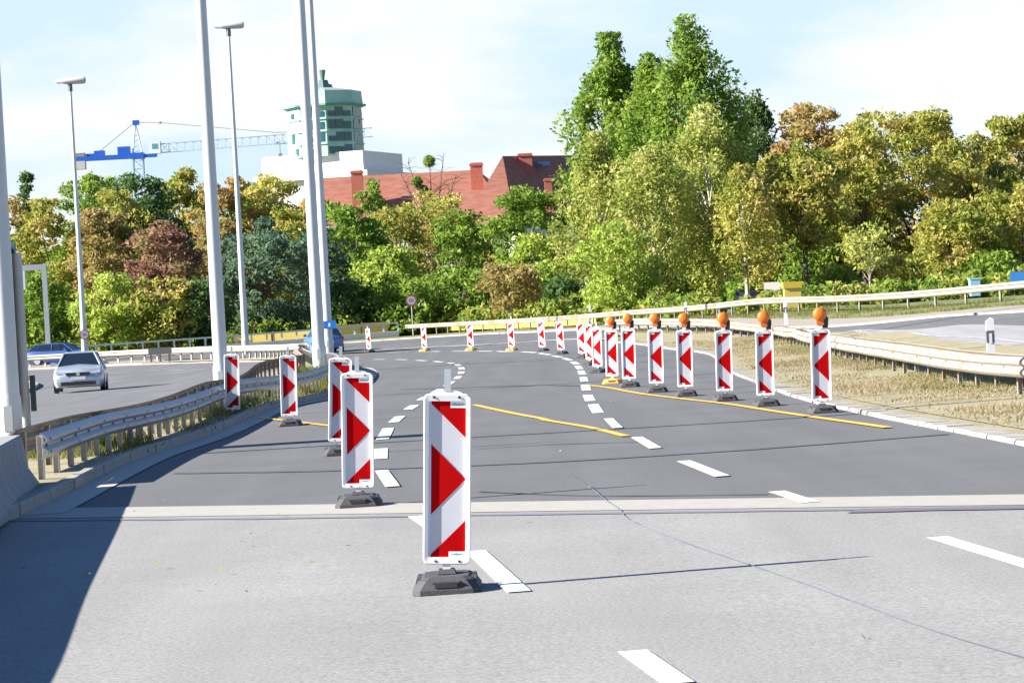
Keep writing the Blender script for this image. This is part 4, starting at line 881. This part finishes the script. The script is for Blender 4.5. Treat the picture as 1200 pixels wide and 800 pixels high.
def tree(label, px, ytop, hw, Y, kind, shape='dome', bottom=.22, leaf=None, name='tree', trunk='bark', dens=1., cat='tree', group='trees behind the road', extra=None, trw=None):
    global TS; TS += 1
    tp = at(px, ytop, Y); x = tp.x; z = hz(x, Y) - .05; h = tp.z - z; w_ = hw * 1.12 * Y / FOC
    r = empty(name, label, cat, (x, Y, z), 0, group)
    z0 = h * bottom; area = (h - z0) * 2 * w_; leaf = (leaf or .30) * .80
    n = int(dens * area / (leaf * leaf) * 8.0); n = min(n, 46000)
    P, C = crown_points(h, w_ * .86, z0, shape, n, 100 + TS)
    me_ = leaf_mesh(P, leaf, LM[kind]); link('crown', me_, r)
    g = random.Random(TS); mb = MB(); tm = M_BIRCH if trunk == 'birch' else M_BARK; tr = trw or max(.10, h * .016)
    lean = g.uniform(-.03, .03) * h; top = h * (.85 if shape in ('poplar', 'cone') else .62)
    ax_ = [(0, 0, 0), (lean * .3, 0, h * .15), (lean * .6, .1, h * .33), (lean, .0, top)]
    mb.tube(ax_, [tr * 1.25, tr, tr * .75, tr * .25], tm, n=8); mb.build('trunk', r, True)
    lm = MB()
    for i in range(min(16, len(C))):
        c_ = C[g.randrange(len(C))]; t = g.uniform(.25, .9); s_ = Vector((lean * t, 0, min(max(h * .12, c_[2] * .62), top))); e = Vector(c_); mid = s_.lerp(e, .5) + Vector((0, 0, -.04 * h * .3)); lm.tube([s_, mid, e], [tr * .38, tr * .24, tr * .08], tm, n=5, cap=False)
    lm.build('limbs', r, True)
    return r
TS = 0
T = tree
# left group, back to front
T('small dark spruce poking above the trees at the far left', 30, 198, 26, 320, 'dark', 'cone', .1, .30, name='spruce_tree')
T('green tree rising between the leftmost lamp pole and the crane', 101, 200, 46, 262, 'green', bottom=.1)
T('dark green broad tree under the crane mast', 160, 206, 58, 250, 'dark', bottom=.1)
T('yellow-green tree right of the crane, left of the thick pole', 212, 196, 46, 262, 'olive', bottom=.1)
T('olive tree at the left edge behind the edge-on sign', 12, 232, 40, 250, 'brown', bottom=.05)
T('yellowish brown tree left of the leftmost lamp pole', 55, 234, 40, 240, 'olive', bottom=.05)
T('brownish tree right behind the leftmost lamp pole', 118, 246, 38, 236, 'brown', bottom=.05)
T('amber tree between the thick pole and the slim lamp pole', 262, 206, 44, 258, 'orange', bottom=.1)
T('golden yellow tree beside the white building', 318, 206, 42, 262, 'yellow', bottom=.1)
T('yellow-green tree in front of the golden one', 345, 232, 36, 246, 'olive', bottom=.1)
T('green tree covering the left end of the long red roof', 388, 236, 34, 252, 'green', bottom=.1)
T('pale olive tree filling the gap right of the leftmost lamp pole', 136, 222, 40, 244, 'olive', bottom=.05)
T('green tree behind the slim lamp pole, between amber and golden trees', 290, 218, 36, 266, 'green', bottom=.05)
T('reddish maple between leftmost lamp pole and thick pole', 188, 260, 44, 222, 'red', bottom=.30)
T('brown tinged tree directly behind the thick pole', 245, 252, 38, 232, 'brown', bottom=.05)
T('dark bluish-green willow behind the slim lamp pole', 308, 258, 56, 220, 'bluish', bottom=.0, leaf=.25)
T('dark green tree behind the two close poles', 368, 262, 34, 228, 'bluish', bottom=.0)
T('bright green shrub at the left behind the gantry', 40, 316, 42, 214, 'green', bottom=.0, shape='round', name='shrub', cat='shrub')
T('bright green round shrub right of the round sign pole', 128, 322, 44, 212, 'lime', bottom=.0, shape='round', name='shrub', cat='shrub')
T('yellowish green shrub under the reddish maple', 188, 326, 40, 212, 'olive', bottom=.0, shape='round', name='shrub', cat='shrub')
T('dark shrub beside the thick pole', 232, 322, 34, 213, 'dark', bottom=.0, shape='round', name='shrub', cat='shrub')
# middle
T('small round green tree in front of the brick chimney', 434, 200, 22, 330, 'green', bottom=.1)
T('bright green tree right of the two close poles', 412, 240, 42, 240, 'green', bottom=.05)
T('olive tree with thin top left of the bare mistletoe tree', 462, 232, 34, 256, 'olive', bottom=.1, dens=.6)
T('rounded green tree right of the bare mistletoe tree', 536, 246, 32, 250, 'green', bottom=.1, dens=.8)
T('olive tree just right of the tall birches, above the yellow container', 900, 176, 42, 232, 'olive', bottom=.05)
T('yellowish tree behind the half-bare forked tree', 1000, 190, 44, 226, 'olive', bottom=.0)
T('broad olive tree between the large olive tree and the right edge', 1140, 176, 44, 232, 'olive', bottom=.0)
T('rounded olive tree filling the dip before the last tree on the right', 1160, 170, 38, 228, 'olive', bottom=.0, dens=1.2)
T('bushy green tree filling the gap behind the bare stem', 955, 262, 36, 224, 'green', bottom=.0)
T('lime green tree below the red roof, left', 452, 286, 40, 226, 'lime', bottom=.0)
T('thin olive tree in front of the long red roof', 508, 224, 50, 262, 'olive', bottom=.2, dens=.6, leaf=.26)
T('olive green tree left of the pavilion roof', 560, 262, 30, 256, 'olive', bottom=.1, dens=.7)
T('dense dome-shaped olive tree in front of the red pavilion roof', 616, 221, 48, 240, 'green', bottom=.1)
T('lime tree low in front of the dense dome tree', 626, 276, 42, 220, 'lime', bottom=.0)
T('green shrub behind the round speed sign', 478, 325, 42, 220, 'green', bottom=.0, shape='round', name='shrub', cat='shrub')
T('broad green shrub right of the round speed sign', 540, 316, 44, 222, 'green', bottom=.0, shape='round', name='shrub', cat='shrub')
T('brown tinged young tree in the middle with a pale stem', 596, 308, 38, 206, 'brown', bottom=.28, trunk='birch')
T('dark green shrub beside the two close poles', 412, 330, 34, 222, 'dark', bottom=.0, shape='round', name='shrub', cat='shrub')
T('dark shrub left of the tall poplars', 655, 320, 30, 216, 'dark', bottom=.0, shape='round', name='shrub', cat='shrub')
# poplars
T('tallest poplar, bright green pointed crown in the middle right', 808, 22, 64, 240, 'green', 'poplar', .05, .32, name='poplar_tree')
T('dark green poplar left of the tallest poplar', 714, 44, 54, 248, 'green', 'poplar', .05, .32, name='poplar_tree')
T('narrow poplar between the tallest and the left dark one', 762, 66, 54, 244, 'green', 'poplar', .05, .32, name='poplar_tree')
T('dark pointed tree right of the tallest poplar', 884, 100, 28, 262, 'dark', 'poplar', .05, .30, name='poplar_tree')
T('yellow-green birch in front of the left poplar', 700, 158, 48, 216, 'birch', 'poplar', .05, .26, trunk='birch', name='birch_tree', dens=.9)
T('yellowish birch in front of the tallest poplar', 822, 126, 50, 214, 'birch', 'poplar', .12, .26, trunk='birch', name='birch_tree', dens=.9)
T('olive birch between the two yellowish birches', 762, 168, 46, 209, 'birch', 'poplar', .12, .26, trunk='birch', name='birch_tree', dens=.8)
T('slim birch with pale trunk right of the birches', 868, 196, 36, 206, 'olive', 'poplar', .22, .26, trunk='birch', name='birch_tree', dens=.7)
T('green understorey tree below the poplars', 720, 262, 44, 200, 'lime', 'round', .0, .26)
# right
T('tree with orange top right of the dark pointed tree', 950, 116, 50, 236, 'orange', bottom=.25)
T('yellow-green tree with bare stem in front of the orange-topped tree', 938, 165, 52, 214, 'olive', bottom=.32, trw=.2)
T('large olive tree with rounded top at the right', 1058, 116, 68, 230, 'olive', bottom=.12)
T('olive tree between orange-topped and large olive tree', 1004, 138, 46, 222, 'olive', bottom=.2)
T('dark green tree behind the right end of the far guardrail', 1122, 160, 40, 222, 'olive', bottom=.1)
T('pale green tree cut by the right edge of the photo', 1184, 124, 52, 240, 'olive', bottom=.05, dens=1.3)
T('olive tree low at the right edge', 1192, 214, 44, 206, 'olive', bottom=.08)
T('olive tree below the dark green one, right', 1112, 234, 44, 205, 'olive', bottom=.12)
T('small pale half-bare tree with forked stems at the right', 1016, 262, 32, 200, 'birch', bottom=.4, dens=.4, trunk='birch')
T('lime green shrub beside the half-bare tree', 982, 312, 26, 216, 'lime', bottom=.0, shape='round', name='shrub', cat='shrub')
T('green shrub under the large olive tree', 1068, 300, 46, 208, 'olive', bottom=.0, shape='round', name='shrub', cat='shrub')
T('green shrub at the right end behind the guardrail', 1160, 296, 44, 202, 'green', bottom=.0, shape='round', name='shrub', cat='shrub')
# mistletoe tree
def bare_tree():
    Y = 280.; tp = at(500, 180, Y); z = hz(tp.x, Y); h = tp.z - z; r = empty('bare_tree', 'thin bare tree with mistletoe balls before the red roof', 'tree', (tp.x, Y, z))
    g = random.Random(9); MB().tube([(0, 0, 0), (.1, 0, h * .6), (.2, 0, h * .8)], [.2, .13, .07], M_BARK, n=7).build('trunk', r, True)
    lm = MB()
    for i in range(46):
        t = g.uniform(.45, .8); s_ = Vector((.2 * t, 0, h * t)); a = g.uniform(0, 6.28); ln = g.uniform(1.5, 4.2); e = s_ + Vector((math.cos(a) * ln, math.sin(a) * ln, g.uniform(.3, 1.) * ln * .8)); e.z = min(e.z, h)
        lm.tube([s_, s_.lerp(e, .5) + Vector((0, 0, .25)), e], [.05, .035, .015], M_BARK, n=4, cap=False)
    for (px, py) in ((503, 189), (489, 213), (497, 222), (520, 180), (478, 190), (535, 205), (470, 205)):
        c_ = at(px, py, Y); e = Vector((c_.x - tp.x, 0, c_.z - z)); s_ = Vector((.15, 0, h * .55)); lm.tube([s_, s_.lerp(e, .5) + Vector((.1, 0, -.4)), e], [.09, .06, .03], M_BARK, n=5, cap=False)
        for q in range(14):
            f_ = e.lerp(s_, g.uniform(0, .45)); t_ = f_ + Vector((g.uniform(-1.6, 1.6), g.uniform(-1.6, 1.6), g.uniform(-.2, .8))); lm.tube([f_, f_.lerp(t_, .5) + Vector((0, 0, .15)), t_], [.025, .018, .008], M_BARK, n=4, cap=False)
    lm.build('limbs', r)
    for (px, py, rad) in ((503, 189, .62), (489, 213, .55), (497, 222, .42)):
        c_ = at(px, py, Y); d = RNG.normal(size=(900, 3)); d /= np.linalg.norm(d, axis=1)[:, None]; link('mistletoe', leaf_mesh(d * (RNG.uniform(.5, 1, 900)[:, None]) * rad, .13, LM['green']), r, (c_.x - tp.x, 0, c_.z - z))
bare_tree()

# undergrowth mass along the whole tree line
def undergrowth():
    P = []
    path = spline([(-52, 214), (-36, 215), (-26, 215), (-15, 216), (-6, 218), (3, 204), (10, 188), (20, 178), (33, 170), (50, 165)], .8)
    for c_ in path:
        for k in range(2):
            cx_, cy_ = c_[0] + RNG.normal() * 1.2, c_[1] + abs(RNG.normal()) * 6 + 1; rr = RNG.uniform(.35, 1.5) * (1 if cx_ < 5 else .75); n = 260
            if 12.5 < cx_ < 17.5 and k: continue
            d = RNG.normal(size=(n, 3)); d /= np.linalg.norm(d, axis=1)[:, None]; q = d * rr * RNG.uniform(.6, 1, n)[:, None] * np.array([1.1, 1.1, 1.0]); q += [cx_, cy_, hz(cx_, cy_) + rr * .6]
            P.append(q[q[:, 2] > hz(cx_, cy_) - .1])
    P = np.concatenate(P); half = RNG.random(len(P)) < .6
    for m_, sel in (('green', half), ('olive', ~half)):
        o = link('undergrowth', leaf_mesh(P[sel], .26, LM[m_])); tag(o, {'green': 'dense green low undergrowth along the foot of the trees', 'olive': 'olive and yellowish leaves mixed into the low undergrowth'}[m_], 'undergrowth', None, 'stuff')
undergrowth()

# far wood closing the horizon
def far_wood():
    P = []
    for px in range(-420, 1640, 24):
        Y = 420 + RNG.uniform(-20, 20); 
        if 330 < px < 680: Y += 140
        c_ = at(px, 300, Y); hh = RNG.uniform(6, 9)
        if 640 < px < 700: hh = 7
        n = 900; d = RNG.normal(size=(n, 3)); d /= np.linalg.norm(d, axis=1)[:, None]; q = d * RNG.uniform(.6, 1, n)[:, None] * np.array([3.6, 3.6, hh * .6]) + [c_.x, Y, hh * .5]; P.append(q)
    o = link('distant_wood', leaf_mesh(np.concatenate(P), .8, LM['green'])); tag(o, 'far-off belt of green woodland closing the horizon', 'woodland', None, 'stuff')
far_wood()

# ------------------------------------------------------------------ grass on the verges, fallen leaves
def blades(name, label, A, B, n, hgt, m, zoff=.1, clump=.6, lo=0., hi=1.):
    A = spline(A, .5); B = spline(B, .5); k = 400; A = resample(A, k); B = resample(B, k)
    i = RNG.integers(0, k, n); u = RNG.uniform(lo, hi, n); C = A[i] * (1 - u)[:, None] + B[i] * u[:, None] + RNG.normal(size=(n, 2)) * .15
    f = np.sin(C[:, 0] * 2.1 + 1) * np.sin(C[:, 1] * .9) + np.sin(C[:, 0] * .7 + C[:, 1] * .31) + RNG.normal(size=n) * .5
    C = C[f > clump - .6]; n = len(C); z = hzv(C[:, 0], C[:, 1]) + zoff
    a = RNG.uniform(0, 6.28, n); w_ = RNG.uniform(.006, .014, n); h = hgt * RNG.uniform(.3, 1.2, n) * (.5 + .7 * (np.sin(C[:, 0] * 1.7) * np.sin(C[:, 1] * .6) > .1)); lean = RNG.normal(size=(n, 2)) * .5
    V = np.empty((n, 3, 3)); V[:, 0, 0] = C[:, 0] - np.cos(a) * w_; V[:, 0, 1] = C[:, 1] - np.sin(a) * w_; V[:, 0, 2] = z; V[:, 1, 0] = C[:, 0] + np.cos(a) * w_; V[:, 1, 1] = C[:, 1] + np.sin(a) * w_; V[:, 1, 2] = z
    V[:, 2, :2] = C + lean * h[:, None]; V[:, 2, 2] = z + h
    me_ = bpy.data.meshes.new(name); me_.vertices.add(3 * n); me_.vertices.foreach_set('co', V.ravel()); me_.loops.add(3 * n); me_.loops.foreach_set('vertex_index', np.arange(3 * n, dtype=np.int32)); me_.polygons.add(n)
    me_.polygons.foreach_set('loop_start', np.arange(0, 3 * n, 3, dtype=np.int32)); me_.polygons.foreach_set('loop_total', np.full(n, 3, dtype=np.int32)); me_.materials.append(m); me_.update(calc_edges=True)
    tag(link(name, me_), label, 'grass', None, 'stuff')
MG = leafmat('dry_grass', [(.17, .17, .07), (.33, .27, .15), (.42, .35, .23), (.26, .25, .11)])
MG2 = leafmat('weed_grass', [(.05, .09, .015), (.12, .16, .03), (.22, .2, .07), (.33, .27, .13)])
blades('grass', 'tall weeds and dry grass under the left guardrail', LE[4:11], [(x - 2.2, y) for x, y in LE[4:11]], 42000, .22, MG2, lo=.12, hi=1.)
blades('grass', 'dry grass tufts on the sandy verge at right', RE[3:13], [(x + 5, y) for x, y in RE[3:13]], 120000, .065, MG, lo=.12, hi=1., clump=.3)
blades('grass', 'green weeds along the foot of the long guardrail', [(x - .9, y) for x, y in RM], [(x + 1.2, y) for x, y in RM], 38000, .09, MG2, clump=.6)
blades('grass', 'short bright grass strip behind the far shoulder', offset(fe2[2:12], 2.8), offset(fe2[2:12], 8), 60000, .16, MG2, clump=.0, zoff=.05)
def litter():
    n = 70; pts = np.c_[RNG.uniform(-4.8, 4.8, n), RNG.uniform(13, 60, n), np.full(n, .022)]
    k = RNG.random(n) < .75; pts[k, 0] = -RNG.uniform(1.2, 4.7, k.sum())
    o = link('fallen_leaves', leaf_mesh(pts, .034, LM['orange'], up=3)); tag(o, 'scattered fallen leaves lying on the road surface', 'leaves', None, 'stuff')
litter()
